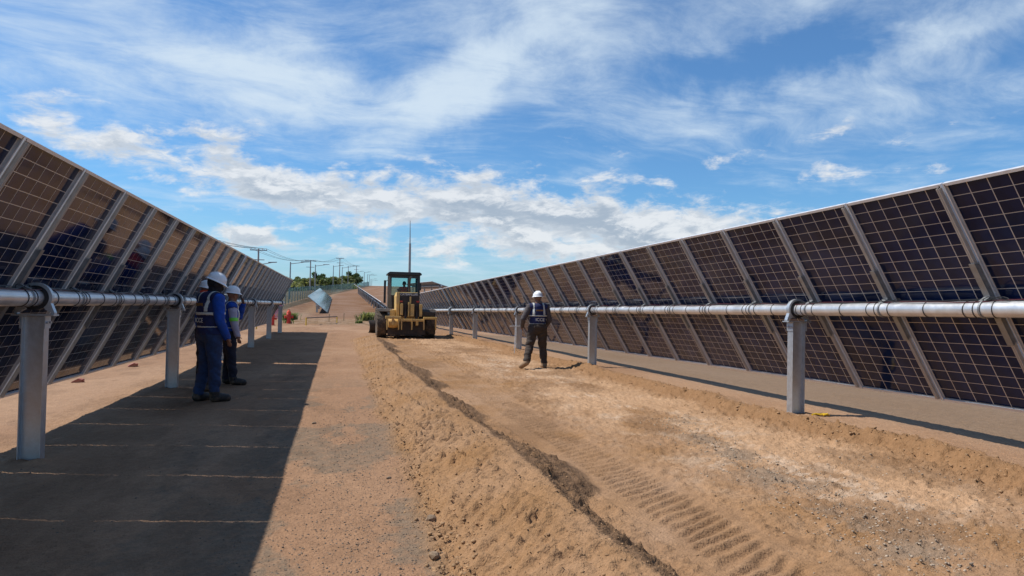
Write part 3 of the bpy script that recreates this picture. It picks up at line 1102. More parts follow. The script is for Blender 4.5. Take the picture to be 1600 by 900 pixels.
TILT_L, TILT_R = R(62.8), R(59.3)
SL, SR = -0.0072, -0.0160
L_SEAM0 = 5.30
R_SEAM0 = 4.84
left = tracker('solar_tracker', 'long row of tilted solar panels on the left with workers standing beside it', -2.45, 1.404, SL, TILT_L,
               [(L_SEAM0 - 7 * PITCH, 17), (L_SEAM0 + 10 * PITCH + 0.24, 15)], [1.2, 6.70, 11.86, 17.0, 22.15, 27.75, 32.95], -1, 4.4,
               'solar tracker rows', (L_SEAM0 + 0.5 * PITCH, L_SEAM0 + 1.5 * PITCH), 24.0, 20.0, 1e9, motor=[16.93])
right = tracker('solar_tracker', 'long row of tilted solar panels on the right behind the lone walking worker', 5.35, 1.503, SR, TILT_R,
                [(R_SEAM0 - 6 * PITCH, 31), (R_SEAM0 + 25 * PITCH + 0.30, 12)], [0.4, 7.41, 14.37, 20.73, 27.70, 33.75, 40.6, 47.0], 1, 3.9,
                'solar tracker rows', (R_SEAM0 - 0.5 * PITCH, R_SEAM0 + 0.5 * PITCH), 26.0, 20.0, 1e9, motor=[33.75])


# ================================================================== people
def lerp(a, b, t):
    return a + (b - a) * t


class Body:
    """a posed figure: primitives with a region label, fused into one skin, then dressed"""
    def __init__(s):
        s.prims = []        # (region, a, b, ra, rb, flat(sx, sy) or None)
        s.mb = MB()

    def cap(s, region, a, b, ra, rb, n=14):
        a, b = Vector(a), Vector(b)
        s.prims.append((region, a, b, ra, rb))
        d = b - a
        L = d.length
        q = Vector((0, 0, 1)).rotation_difference(d.normalized()).to_matrix().to_4x4()
        T = Matrix.Translation(a) @ q
        prof = [(0.0005, -ra)]
        for i in range(1, 6):
            t = math.pi / 2 * i / 6
            prof.append((ra * math.sin(t), -ra * math.cos(t)))
        prof += [(ra, 0), (rb, L)]
        for i in range(1, 6):
            t = math.pi / 2 * i / 6
            prof.append((rb * math.cos(t), L + rb * math.sin(t)))
        prof.append((0.0005, L + rb))
        s.mb.lathe(prof, n, 'z', mat=T)

    def ell(s, region, c, rx, ry, rz, rot=None):
        c = Vector(c)
        rm = min(rx, ry, rz)
        T = Matrix.Translation(c) @ (rot.to_4x4() if rot is not None else Matrix.Identity(4)) @ Matrix.Diagonal((rx, ry, rz, 1))
        s.prims.append((region, c, c, (T, None), 0))
        prof = [(max(0.002, math.sin(math.pi * i / 14)), -math.cos(math.pi * i / 14)) for i in range(15)]
        s.mb.lathe(prof, 18, 'z', mat=T)

    def skin(s, voxel=0.0095, smooth=6):
        me = s.mb.mesh('body', M['skin'])
        ob = bpy.data.objects.new('body', me)
        COL.objects.link(ob)
        md = ob.modifiers.new('r', 'REMESH')
        md.mode = 'VOXEL'
        md.voxel_size = voxel
        ms = ob.modifiers.new('s', 'SMOOTH')
        ms.iterations = smooth
        ms.factor = 0.5
        dg = bpy.context.evaluated_depsgraph_get()
        out = bpy.data.meshes.new_from_object(ob.evaluated_get(dg))
        bpy.data.objects.remove(ob)
        out.polygons.foreach_set('use_smooth', [True] * len(out.polygons))
        out.name = 'body'
        s.me = out
        n = len(out.vertices)
        co = np.empty(n * 3)
        out.vertices.foreach_get('co', co)
        s.co = co.reshape(-1, 3)
        no = np.empty(n * 3)
        out.vertices.foreach_get('normal', no)
        s.no = no.reshape(-1, 3)
        best = np.full(n, 1e9)
        lab = np.zeros(n, int)
        names = sorted({p[0] for p in s.prims})
        for region, a, b, ra, rb in s.prims:
            if isinstance(ra, tuple):
                Ti = np.array(ra[0].inverted())
                q = s.co @ Ti[:3, :3].T + Ti[:3, 3]
                rr = np.linalg.norm(q, axis=1)
                d = (rr - 1) * np.linalg.norm(s.co - np.array(a), axis=1) / np.maximum(rr, 1e-6)
            else:
                av, bv = np.array(a), np.array(b)
                ab = bv - av
                t = np.clip(((s.co - av) @ ab) / max(ab @ ab, 1e-9), 0, 1)
                d = np.linalg.norm(s.co - av - t[:, None] * ab, axis=1) - (ra + (rb - ra) * t)
            k = d < best
            best[k] = d[k]
            lab[k] = names.index(region)
        s.lab = lab
        s.names = names
        s.polys = [tuple(p.vertices) for p in out.polygons]

    def shell(s, name, keep, mt, off, parent, wrinkle=0.0, wf=9.0, rim=True):
        """cloth: the faces where keep(regions, co) holds, pushed out along the normals"""
        ok = keep(np.array([s.names[i] for i in s.lab]), s.co)
        fs = [f for f in s.polys if all(ok[i] for i in f)]
        if not fs:
            return None
        used = sorted({i for f in fs for i in f})
        idx = {v: k for k, v in enumerate(used)}
        u = np.array(used)
        w = 0.0
        if wrinkle:
            c = s.co[u]
            w = (fbm(c[:, 0] * 11 + c[:, 1] * 7 + 40, c[:, 2] * 13 + c[:, 1] * 9, 7, 3) - 0.5) * 3.2 * wrinkle
        P_ = s.co[u] + s.no[u] * (off + w)[:, None] if wrinkle else s.co[u] + s.no[u] * off
        mb = MB()
        mb.v = [tuple(p) for p in P_]
        mb.f = [tuple(idx[i] for i in f) for f in fs]
        mb.mi = [0] * len(mb.f)
        me = mb.mesh(name, mt, False, False)
        me.polygons.foreach_set('use_smooth', [True] * len(me.polygons))
        o = put(name, me, parent)
        sd = o.modifiers.new('thick', 'SOLIDIFY')
        sd.thickness = 0.004
        sd.offset = 1.0
        return o


def hand(B, wrist, dirv, palm_n, side, curl=0.5):
    """palm and five fingers; dirv: along the hand, palm_n: where the palm faces, side: thumb direction"""
    w, d, n_, s_ = Vector(wrist), Vector(dirv).normalized(), Vector(palm_n).normalized(), Vector(side).normalized()
    B.ell('skin', w + d * 0.045, 0.030, 0.030, 0.048, Matrix((s_, n_, d)).transposed() if abs(s_.cross(n_).dot(d)) > 0.1 else None)
    for i, (off, L) in enumerate(((0.031, 0.066), (0.0105, 0.075), (-0.0105, 0.070), (-0.031, 0.055))):
        a = w + d * 0.085 + s_ * off
        k = a + (d * math.cos(curl * 0.6) + n_ * math.sin(curl * 0.6)) * L * 0.5
        e = k + (d * math.cos(curl * 1.7) + n_ * math.sin(curl * 1.7)) * L * 0.5
        B.cap('skin', a, k, 0.0090, 0.0082, 8)
        B.cap('skin', k, e, 0.0082, 0.0070, 8)
    a = w + d * 0.025 + s_ * 0.030
    k = a + (d * 0.6 + s_ * 0.7 + n_ * 0.3).normalized() * 0.036
    B.cap('skin', a, k, 0.0105, 0.009, 8)
    B.cap('skin', k, k + (d * 0.85 + s_ * 0.2 + n_ * 0.45).normalized() * 0.030, 0.009, 0.0075, 8)


def figure(name, label, loc, rotz, J, sc=1.0, heavy=1.0, look=(0, 0)):
    """J: joints in metres for a figure 1.72 m tall that faces +y; returns root and Body (skinned)"""
    root = empty(name, label, 'person', loc, (0, 0, rotz), 'site workers')
    root.scale = (sc, sc, sc)
    B = Body()
    pel, chest, neck, head = (Vector(J[k]) for k in ('pelvis', 'chest', 'neck', 'head'))
    h = heavy
    # trunk
    B.ell('hip', pel, 0.170 * h, 0.125 * h, 0.13)
    B.ell('torso', lerp(pel, chest, 0.40), 0.160 * h, 0.122 * h, 0.17)
    B.ell('torso', lerp(pel, chest, 0.80), 0.182 * h, 0.128 * h, 0.19)
    B.ell('torso', chest + Vector((0, 0, 0.06)), 0.175, 0.105, 0.10)
    B.cap('neck', lerp(chest, neck, 0.5), lerp(neck, head, 0.45), 0.066, 0.056)
    # head: skull, face, jaw, nose, ears
    yw, pt = look
    Rm = Matrix.Rotation(yw, 3, 'Z') @ Matrix.Rotation(pt, 3, 'X')
    B.ell('head', head + Rm @ Vector((0, -0.008, 0.030)), 0.076, 0.094, 0.100, Rm)
    B.ell('head', head + Rm @ Vector((0, 0.026, -0.040)), 0.060, 0.066, 0.080, Rm)
    B.cap('head', head + Rm @ Vector((0, 0.088, 0.005)), head + Rm @ Vector((0, 0.108, -0.022)), 0.010, 0.014, 8)
    B.cap('head', head + Rm @ Vector((-0.022, 0.084, -0.058)), head + Rm @ Vector((0.022, 0.084, -0.058)), 0.009, 0.009, 8)
    for s_ in (-1, 1):
        B.ell('head', head + Rm @ Vector((s_ * 0.078, -0.006, -0.008)), 0.012, 0.022, 0.032, Rm)
    for s_, k in ((-1, 'l'), (1, 'r')):
        sh, el, wr = (Vector(J[q + k]) for q in ('sho', 'elb', 'wri'))
        B.cap('torso', lerp(chest, sh, 0.35) + Vector((0, 0, 0.05)), sh, 0.075, 0.066)
        B.cap('arm', sh, el, 0.060 * h, 0.047)
        B.cap('arm', el, wr, 0.047, 0.033)
        hp, kn, an = (Vector(J[q + k]) for q in ('hip', 'kne', 'ank'))
        B.cap('hip', lerp(pel, hp, 0.6), hp, 0.11 * h, 0.098 * h)
        B.cap('leg', hp, kn, 0.094 * h, 0.066)
        B.cap('leg', kn, lerp(kn, an, 0.4), 0.066, 0.062)
        B.cap('leg', lerp(kn, an, 0.4), an, 0.062, 0.046)
        toe = Vector(J['toe' + k])
        B.cap('foot', an + (an - kn).normalized() * 0.03, lerp(an, toe, 0.5) + Vector((0, 0, -0.012)), 0.046, 0.043)
        B.cap('foot', lerp(an, toe, 0.45) + Vector((0, 0, -0.012)), toe, 0.044, 0.038)
        if 'hand' + k in J:
            hd = J['hand' + k]
            hand(B, wr, hd[0], hd[1], hd[2], hd[3])
        else:
            hand(B, wr, (wr - el), (-s_ * 1.0, 0.15, 0), (0.1 * -s_, 1, 0), 0.5)
    B.skin()
    me = B.me
    me.materials.clear()
    me.materials.append(M['skin'])
    body = put('body', me, root)
    B.head, B.Rm, B.root = head, Rm, root
    return root, B


def helmet(B, mt, name='helmet', brim=1.0):
    """hard hat: ribbed dome, all-round brim longer in front, head band"""
    mb = MB()
    prof = []
    for i in range(13):
        t = math.pi / 2 * i / 12
        prof.append((max(0.001, 0.118 * math.cos(t)), 0.118 * math.sin(t)))
    T = Matrix.Translation(B.head + B.Rm @ Vector((0, -0.005, 0.050))) @ B.Rm.to_4x4()
    mb.lathe(prof, 32, 'z', mat=T, sx=0.93, sy=1.10)
    n = 40
    ring = []
    for i in range(n):
        q = 2 * math.pi * i / n
        x, y = 0.118 * 0.93 * math.cos(q), 0.118 * 1.10 * math.sin(q)
        fr = max(0.0, math.sin(q)) ** 2
        o = (1.0 + (0.14 + 0.22 * fr) * brim)
        ring.append(((x, y, 0.0), (x * o, y * o, -0.018 - 0.010 * fr), (x * o, y * o, -0.023 - 0.010 * fr), (x * 0.985, y * 0.985, -0.012)))
    v = [p for r_ in ring for p in r_]
    f = []
    for i in range(n):
        j = (i + 1) % n
        for k in range(4):
            f.append((i * 4 + k, j * 4 + k, j * 4 + (k + 1) % 4, i * 4 + (k + 1) % 4))
    mb.add(v, f, 0, T)
    # crown ribs
    for xo in (-0.028, 0.0, 0.028):
        pts = [T @ Vector((xo * (0.6 + 0.4 * math.cos(a * 0.5)), 0.1305 * math.sin(a) * 0.99, 0.1185 * math.cos(a))) for a in [R(-62 + 124 * i / 12) for i in range(13)]]
        mb.path(pts, 0.0055, 6)
    h = mb.build(name, mt, B.root, True)
    band = MB()
    for i in range(0, 24):
        a, b = 2 * math.pi * i / 24, 2 * math.pi * (i + 1) / 24
        P0 = [T @ Vector((0.098 * math.cos(q) * 0.9, 0.098 * math.sin(q) * 1.08, z)) for q in (a, b) for z in (-0.030, 0.0)]
        band.add(P0, [(0, 1, 3, 2)])
    band.build('head_band', M['black'], h)
    return h


def boots(B, mt, top):
    for s_, k in ((-1, 'left'), (1, 'right')):
        o = B.shell('boot', lambda r_, c, s_=s_: (np.isin(r_, ['foot', 'leg'])) & (B.side(c) == s_) & (c[:, 2] < top + B.zoff(c)), mt, 0.016, B.root)


def rig(B, J):
    """which side a vertex belongs to (nearest shin) and how high its own ankle is"""
    A = {}
    for s_, k in ((-1, 'l'), (1, 'r')):
        A[s_] = (np.array(J['kne' + k], float), np.array(J['ank' + k], float), np.array(J['toe' + k], float))

    def dist(c, a, b):
        ab = b - a
        t = np.clip(((c - a) @ ab) / (ab @ ab), 0, 1)
        return np.linalg.norm(c - a - t[:, None] * ab, axis=1)

    def side(c):
        dl = np.minimum(dist(c, A[-1][0], A[-1][1]), dist(c, A[-1][1], A[-1][2]))
        dr = np.minimum(dist(c, A[1][0], A[1][1]), dist(c, A[1][1], A[1][2]))
        return np.where(dl < dr, -1, 1)

    def zoff(c):
        sd = side(c)
        return np.where(sd < 0, A[-1][1][2], A[1][1][2])
    B.side, B.zoff = side, zoff


def vest(B, mt, shoulder_straps=True, text='ICCE', bands=((1.00, 1.05), (1.20, 1.25)), tape='reflect', back=True, patch=True):
    """sleeveless vest with tape round the trunk, straps, and printing on the back"""
    zc = B.chest_z
    tor = lambda r_, c: np.isin(r_, ['torso', 'hip']) & (c[:, 2] > B.vest_lo) & (np.abs(c[:, 0] - B.cx) < 0.205)
    v = B.shell('vest', lambda r_, c: tor(r_, c), mt, 0.021, B.root, 0.004)
    for z0, z1 in bands:
        B.shell('reflective_band', lambda r_, c, z0=z0, z1=z1: np.isin(r_, ['torso', 'hip']) & (c[:, 2] > z0) & (c[:, 2] < z1) & (np.abs(c[:, 0] - B.cx) < 0.20), M[tape], 0.0285, v)
    if shoulder_straps:
        z1 = bands[-1][1]
        for s_ in (-1, 1):
            B.shell('reflective_strap', lambda r_, c, s_=s_: np.isin(r_, ['torso']) & (c[:, 2] > z1) & (np.abs(c[:, 0] - B.cx - s_ * 0.105) < 0.024), M[tape], 0.0285, v)
    return v


def on_back(B, z, x0=0.0):
    """y of the back surface at height z, near x"""
    k = (np.abs(B.co[:, 2] - z) < 0.02) & (np.abs(B.co[:, 0] - x0) < 0.03)
    return float(B.co[k][:, 1].min()) - 0.030


def basic_pose():
    J = dict(pelvis=(0, 0, 0.93), chest=(0, 0.0, 1.30), neck=(0, 0.0, 1.44), head=(0, 0.02, 1.585))
    for s_, k in ((-1, 'l'), (1, 'r')):
        J['sho' + k] = (s_ * 0.185, -0.005, 1.375)
        J['elb' + k] = (s_ * 0.235, -0.03, 1.095)
        J['wri' + k] = (s_ * 0.235, 0.05, 0.855)
        J['hip' + k] = (s_ * 0.095, 0, 0.90)
        J['kne' + k] = (s_ * 0.105, 0.015, 0.49)
        J['ank' + k] = (s_ * 0.115, -0.02, 0.095)
        J['toe' + k] = (s_ * 0.135, 0.145, 0.042)
    return J


def fill(B, J, cx=0.0, vest_lo=0.90):
    rig(B, J)
    B.cx, B.chest_z, B.vest_lo = cx, J['chest'][2], vest_lo


# --- worker in royal blue, head bowed, back turned to the camera's left
def worker_blue():
    J = basic_pose()
    J['head'] = (0.0, 0.055, 1.575)
    J['neck'] = (0, 0.015, 1.44)
    J['elbr'] = (0.235, -0.005, 1.09)
    J['wrir'] = (0.215, 0.115, 0.865)
    J['elbl'] = (-0.235, 0.0, 1.10)
    J['wril'] = (-0.19, 0.15, 0.90)
    J['ankl'] = (-0.13, -0.075, 0.095)
    J['toel'] = (-0.15, 0.09, 0.042)
    J['ankr'] = (0.10, 0.03, 0.095)
    J['toer'] = (0.115, 0.20, 0.042)
    x, y = -1.655, 10.22
    root, B = figure('person', 'worker in royal blue shirt, jeans and vest with bowed helmeted head, nearest the left row', (x, y, gz(x, y)), R(-50), J, 1.005, 1.10, (R(-22), R(-24)))
    fill(B, J, 0.0, 0.90)
    B.shell('shirt', lambda r_, c: np.isin(r_, ['torso', 'arm', 'neck']) & (c[:, 2] < 1.47), M['blue'], 0.012, root, 0.006)
    B.shell('trousers', lambda r_, c: (np.isin(r_, ['leg', 'hip'])) & (c[:, 2] > 0.085), M['jeans'], 0.016, root, 0.010)
    B.shell('balaclava', lambda r_, c: np.isin(r_, ['head', 'neck']) & (c[:, 2] > 1.43), M['hood'], 0.010, root)
    boots(B, M['boot'], 0.06)
    v = vest(B, M['navy'], True, bands=((0.985, 1.03), (1.165, 1.21)))
    me = text_mesh('ICCE', 0.085, M['letter'], 0.002, 0.001)
    put('lettering', me, v, (0.0, on_back(B, 1.09) - 0.002, 1.09), (R(90), 0, 0))
    MB().box(-0.085, 0.075, -0.002, 0.002, -0.020, 0.020).build('printed_patch', M['badge'], v, loc=(0, on_back(B, 1.30) + 0.004, 1.30), rot=(R(6), 0, 0))
    helmet(B, M['helmet'])


# --- second worker, hand raised to the face with a phone
def worker_phone():
    J = basic_pose()
    J['elbr'] = (0.27, 0.02, 1.10)
    J['wrir'] = (0.29, 0.08, 0.875)
    J['elbl'] = (-0.23, 0.20, 1.20)
    J['wril'] = (-0.085, 0.235, 1.42)
    J['handl'] = ((0.15, -0.15, 1), (0.3, -1, 0), (1, 0.2, 0), 0.9)
    J['head'] = (0, 0.035, 1.58)
    J['ankr'] = (0.12, 0.06, 0.095)
    J['toer'] = (0.14, 0.23, 0.042)
    x, y = -1.70, 12.35
    root, B = figure('person', 'worker with pale grey sleeve and lime armband raising a phone, beyond the royal blue worker', (x, y, gz(x, y)), R(-72), J, 0.925, 1.0, (R(20), R(-6)))
    fill(B, J, 0.0, 0.94)
    B.shell('shirt', lambda r_, c: np.isin(r_, ['torso', 'neck']) & (c[:, 2] < 1.46), M['blue'], 0.012, root, 0.005)
    ar = J['shor']
    B.shell('sleeve', lambda r_, c: (r_ == 'arm') & (c[:, 0] > 0), M['palegrey'], 0.012, root, 0.006)
    B.shell('sleeve', lambda r_, c: (r_ == 'arm') & (c[:, 0] <= 0), M['blue'], 0.012, root, 0.006)
    B.shell('arm_band', lambda r_, c: (r_ == 'arm') & (c[:, 0] > 0) & (c[:, 2] > 1.12) & (c[:, 2] < 1.19), M['lime'], 0.020, root)
    B.shell('trousers', lambda r_, c: (np.isin(r_, ['leg', 'hip'])) & (c[:, 2] > 0.085), M['dnavy'], 0.018, root, 0.010)
    boots(B, M['boot'], 0.06)
    vest(B, M['blue'], True, bands=((0.985, 1.03),))
    helmet(B, M['helmet'])
    # the phone is held: a thing of its own
    p = Vector((-0.035, 0.235, 1.545)) * 0.925
    w = root.matrix_basis @ (Vector((-0.030, 0.185, 1.535)))
    ph = MB().box(-0.037, 0.037, -0.005, 0.005, -0.076, 0.076)
    o = ph.build('phone', M['black'], None, bevel=0.003, loc=w, rot=(R(12), R(10), R(-72)))
    tag(o, 'black phone raised to the face of the worker with grey sleeve', 'phone')


# --- third worker, mostly hidden behind the first
def worker_orange():
    J = basic_pose()
    x, y = -1.945, 11.55
    root, B = figure('person', 'worker with orange neck cloth mostly hidden behind the royal blue worker', (x, y, gz(x, y)), R(-62), J, 0.955, 1.0, (0, R(-12)))
    fill(B, J, 0.0, 0.92)
    B.shell('shirt', lambda r_, c: np.isin(r_, ['torso', 'arm', 'neck']) & (c[:, 2] < 1.44), M['blue'], 0.012, root, 0.006)
    B.shell('neck_cloth', lambda r_, c: (np.isin(r_, ['head', 'neck', 'torso']) & (c[:, 2] > 1.41) & (c[:, 2] < 1.60) & (c[:, 1] < 0.075)), M['orange'], 0.016, root, 0.006)
    B.shell('trousers', lambda r_, c: (np.isin(r_, ['leg', 'hip'])) & (c[:, 2] > 0.085), M['dnavy'], 0.016, root, 0.010)
    boots(B, M['boot'], 0.06)
    helmet(B, M['helmet'])


# --- worker walking away on the right
def worker_walking():
    J = basic_pose()
    J['pelvis'] = (0, 0, 0.915)
    J['chest'] = (0.0, 0.03, 1.29)
    J['neck'] = (0.0, 0.045, 1.43)
    J['head'] = (0.005, 0.075, 1.57)
    J['shol'] = (-0.195, 0.02, 1.365)
    J['shor'] = (0.195, 0.03, 1.365)
    J['hipl'], J['hipr'] = (-0.10, 0, 0.885), (0.10, 0, 0.885)
    J['knel'], J['kner'] = (-0.185, -0.01, 0.50), (0.14, 0.075, 0.47)
    J['ankl'], J['ankr'] = (-0.285, -0.20, 0.165), (0.175, 0.03, 0.095)
    J['toel'], J['toer'] = (-0.385, -0.085, 0.05), (0.185, 0.19, 0.042)
    J['elbl'] = (-0.345, -0.02, 1.10)
    J['wril'] = (-0.33, 0.135, 0.93)
    J['elbr'] = (0.275, 0.02, 1.09)
    J['wrir'] = (0.235, 0.18, 0.94)
    x, y = 4.33, 15.1
    root, B = figure('person', 'worker walking away in dark trousers and navy vest before the right row', (x, y, gz(x, y)), R(-2), J, 0.985, 1.04, (R(12), R(-4)))
    fill(B, J, 0.0, 0.93)
    B.shell('shirt', lambda r_, c: np.isin(r_, ['torso', 'arm', 'neck']) & (c[:, 2] < 1.455), M['greyshirt'], 0.012, root, 0.006)
    B.shell('trousers', lambda r_, c: (np.isin(r_, ['leg', 'hip'])) & (c[:, 2] > 0.105), M['dpants'], 0.024, root, 0.012)
    boots(B, M['tanboot'], 0.045)
    v = vest(B, M['navy'], True, bands=((0.985, 1.02), (1.165, 1.20)))
    me = text_mesh('ICCE', 0.095, M['letter'], 0.002, 0.0015)
    put('lettering', me, v, (0.015, on_back(B, 1.09) - 0.002, 1.09), (R(90), 0, 0))
    MB().box(-0.075, 0.095, -0.002, 0.002, -0.017, 0.017).build('printed_patch', M['badge'], v, loc=(0, on_back(B, 1.30) + 0.004, 1.30), rot=(R(5), 0, 0))
    MB().box(-0.10, 0.10, -0.03, 0.02, -0.03, 0.03).build('belt_pouch', M['dpants'], root, bevel=0.01, loc=(-0.02, on_back(B, 0.93) + 0.02, 0.925))
    helmet(B, M['helmet'])
    # white staff held at the left hand
    hx, hy, hz = root.matrix_basis @ Vector((-0.36, 0.16, 0.93))
    st = MB()
    st.tube((-0.13, 0, -0.60), (-0.115, 0, 0.19), 0.008, n=8)
    st.tube((-0.25, 0, 0.0), (0.04, 0, 0.005), 0.006, n=8)
    o = st.build('measuring_staff', M['white'], None, True, loc=(hx, hy, hz))
    tag(o, 'thin white measuring staff at the hand of the walking worker', 'staff')


worker_blue()
worker_phone()
worker_orange()
worker_walking()


# ================================================================== road grader seen from behind
def wheel(root, x, y, r, w, rim_mt, inner):
    """tyre with lugs and a dished rim; axis along x"""
    mb = MB()
    hw = w / 2
    prof = [(r * 0.56, -hw * 0.80), (r * 0.66, -hw * 0.98), (r * 0.84, -hw), (r * 0.95, -hw * 0.92), (r * 0.985, -hw * 0.6), (r * 0.985, hw * 0.6), (r * 0.95, hw * 0.92), (r * 0.84, hw), (r * 0.66, hw * 0.98), (r * 0.56, hw * 0.80)]
    mb.lathe(prof, 40, 'x')
    n = 20
    for i in range(n):
        for s_ in (-1, 1):
            a = 2 * math.pi * (i + (0.5 if s_ > 0 else 0)) / n
            T = Matrix.Rotation(a, 4, 'X')
            pts = [(s_ * 0.02, -0.045, r * 0.965), (s_ * hw * 0.98, 0.035, r * 0.90), (s_ * hw * 0.98, 0.085, r * 0.90), (s_ * 0.02, 0.01, r * 0.965)]
            top = [(s_ * 0.02, -0.040, r * 1.012), (s_ * hw * 0.97, 0.040, r * 0.985), (s_ * hw * 0.97, 0.080, r * 0.985), (s_ * 0.02, 0.006, r * 1.012)]
            mb.add(pts + top, [(0, 1, 2, 3), (4, 7, 6, 5), (0, 4, 5, 1), (1, 5, 6, 2), (2, 6, 7, 3), (3, 7, 4, 0)], 0, T)
    ty = mb.build('wheel', M['tyre'], root, True, loc=(x, y, r))
    rm = MB()
    rm.lathe([(0.03, inner * 0.06), (r * 0.22, inner * 0.07), (r * 0.26, inner * 0.02), (r * 0.46, inner * 0.03), (r * 0.50, inner * hw * 0.75), (r * 0.575, inner * hw * 0.86), (r * 0.575, -inner * hw * 0.8), (0.03, -inner * hw * 0.8)], 28, 'x')
    rm.build('rim', rim_mt, ty, True)
    for i in range(8):
        a = 2 * math.pi * i / 8
        c = Vector((inner * 0.07, r * 0.18 * math.cos(a), r * 0.18 * math.sin(a)))
    return ty


def grader():
    gx, gy = 2.88, 30.1
    root = empty('road_grader', 'dusty yellow road grader with dark cab driving away between the rows', 'grader', (gx, gy, gz(gx, gy) - 0.01), (0, 0, R(-1.5)))
    Y, D, K, G = M['yellow'], M['mdark'], M['cabblack'], M['cabgrey']
    # wheels: tandems behind, steering wheels in front
    for s_ in (-1, 1):
        for yy in (0.75, 2.25):
            wheel(root, s_ * 1.03, yy, 0.60, 0.42, Y, s_)
        wheel(root, s_ * 0.98, 6.6, 0.60, 0.38, Y, s_)
        t = MB().box(s_ * 0.70 - 0.09, s_ * 0.70 + 0.09, 0.45, 2.55, 0.46, 0.80)
        t.build('tandem_case', Y, root, bevel=0.03)
        f = MB().prism([(0.10, 1.16), (0.2, 1.26), (1.25, 1.27), (1.25, 1.24), (0.22, 1.23), (0.12, 1.14)], s_ * 0.62, s_ * 1.22, plane='yz')
        f.build('mudguard', D, root)
    # engine hood, rear face, grille, name
    hd = MB()
    hd.prism([(-0.46, 0.62), (0.50, 0.62), (0.52, 1.80), (0.44, 1.98), (-0.42, 1.98), (-0.48, 1.80)], 0.12, 2.0)
    h = hd.build('engine_hood', Y, root, bevel=0.02)
    MB().box(-0.35, 0.50, 0.065, 0.118, 0.95, 1.955).build('rear_grille', D, h, bevel=0.01)
    gl = MB()
    for i in range(16):
        z = 1.02 + i * 0.050
        gl.box(-0.32, 0.47, 0.050, 0.063, z, z + 0.018)
    gl.build('grille_louvres', D, h)
    me = text_mesh('CATERPILLAR', 0.122, M['letter'], 0.003, 0.003)
    put('lettering', me, h, (0.06, 0.045, 1.885), (R(90), 0, 0))
    MB().box(0.085, 0.155, 0.02, 0.050, 0.98, 1.80).build('grille_bar', Y, h)
    MB().box(-0.46, -0.33, 0.0, 0.115, 0.85, 1.98).build('hood_side_post', Y, h, bevel=0.015)
    for x in (-0.26, 0.44):
        MB().box(x - 0.06, x + 0.06, 0.015, 0.050, 1.56, 1.62).build('tail_lamp', M['red'], h)
    MB().prism([(-0.72, 0.85), (-0.48, 0.85), (-0.48, 1.24), (-0.72, 1.22)], 0.10, 0.60).build('battery_box', Y, root, bevel=0.02)
    MB().prism([(0.62, 0.98), (1.16, 0.98), (1.16, 1.16), (0.62, 1.20)], 0.05, 0.55).build('tool_box', D, root, bevel=0.02)
    # rear axle, belly and counterweight
    MB().box(-0.66, 0.66, 0.35, 2.7, 0.42, 0.95).build('rear_frame', D, root)
    MB().box(-0.80, 0.80, 0.62, 0.90, 0.45, 0.72).build('rear_axle', D, root)
    MB().prism([(-0.80, 0.16), (0.80, 0.16), (0.80, 0.66), (0.62, 0.74), (-0.62, 0.74), (-0.80, 0.66)], 0.10, 0.34).build('rear_guard', D, root, bevel=0.02)
    for x in (-0.10, 0.30):
        MB().path([(x, 0.06, 1.05), (x + 0.05, -0.12, 0.95), (x + 0.02, -0.20, 0.80), (x - 0.05, -0.1, 0.68)], 0.018, 8).build('hose', M['black'], root, True)
    # ripper: beam, carriers, shanks, lift cylinders
    rp = MB()
    rp.box(-0.92, -0.27, -0.34, -0.20, 0.855, 0.97)
    rp.box(0.66, 1.24, -0.34, -0.20, 0.855, 0.95)
    rp.box(-0.27, 0.66, -0.32, -0.20, 0.76, 0.86)
    rb = rp.build('ripper_beam', Y, root, bevel=0.012)
    for x in (-0.84, -0.37, -0.25, 0.18, 0.68, 1.18):
        MB().prism([(x - 0.030, 0.87), (x + 0.030, 0.87), (x + 0.026, 0.42), (x - 0.018, 0.40)], -0.36, -0.19).build('ripper_shank', Y, rb, bevel=0.006)
    for x0, x1, z0, z1, mt in ((-0.29, -0.19, 1.02, 1.50, Y), (0.02, 0.08, 0.95, 1.56, Y), (0.12, 0.28, 0.96, 1.48, Y), (0.50, 0.62, 0.96, 1.48, Y)):
        MB().box(x0, x1, -0.14, 0.02, z0, z1).build('ripper_tower', mt, root, bevel=0.012)
    for x in (-0.08, 0.40):
        c = MB()
        c.tube((x, -0.12, 0.72), (x, -0.02, 1.20), 0.045, n=14)
        c.tube((x, -0.02, 1.20), (x, 0.03, 1.45), 0.025, n=12)
        c.build('ripper_cylinder', D, root, True)
    for x in (-0.60, 0.40):
        MB().prism([(-0.30, 0.60), (0.40, 0.52), (0.40, 0.72), (-0.30, 0.86)], x - 0.05, x + 0.05, plane='yz').build('ripper_arm', Y, root)
    MB().lathe([(0.001, -0.22), (0.17, -0.20), (0.20, 0), (0.17, 0.20), (0.001, 0.22)], 20, 'x', c=(-0.58, -0.06, 0.66)).build('ripper_drum', Y, root, True)
    # cab
    c0, c1, yb, yf = -0.72, 0.66, 1.75, 3.15
    rf = MB()
    rf.prism([(c0 - 0.07, 2.77), (c1 + 0.06, 2.77), (c1 + 0.06, 2.84), (c1 - 0.02, 2.90), (c0 + 0.03, 2.90), (c0 - 0.07, 2.84)], yb - 0.12, yf + 0.15)
    rf.build('cab_roof', K, root, bevel=0.012)
    MB().box(c0, c1, yb, yf, 1.25, 1.86).build('cab_body', K, root, bevel=0.01)
    MB().box(c0, c1, yb + 0.002, yb + 0.06, 2.63, 2.768).build('cab_header', K, root)
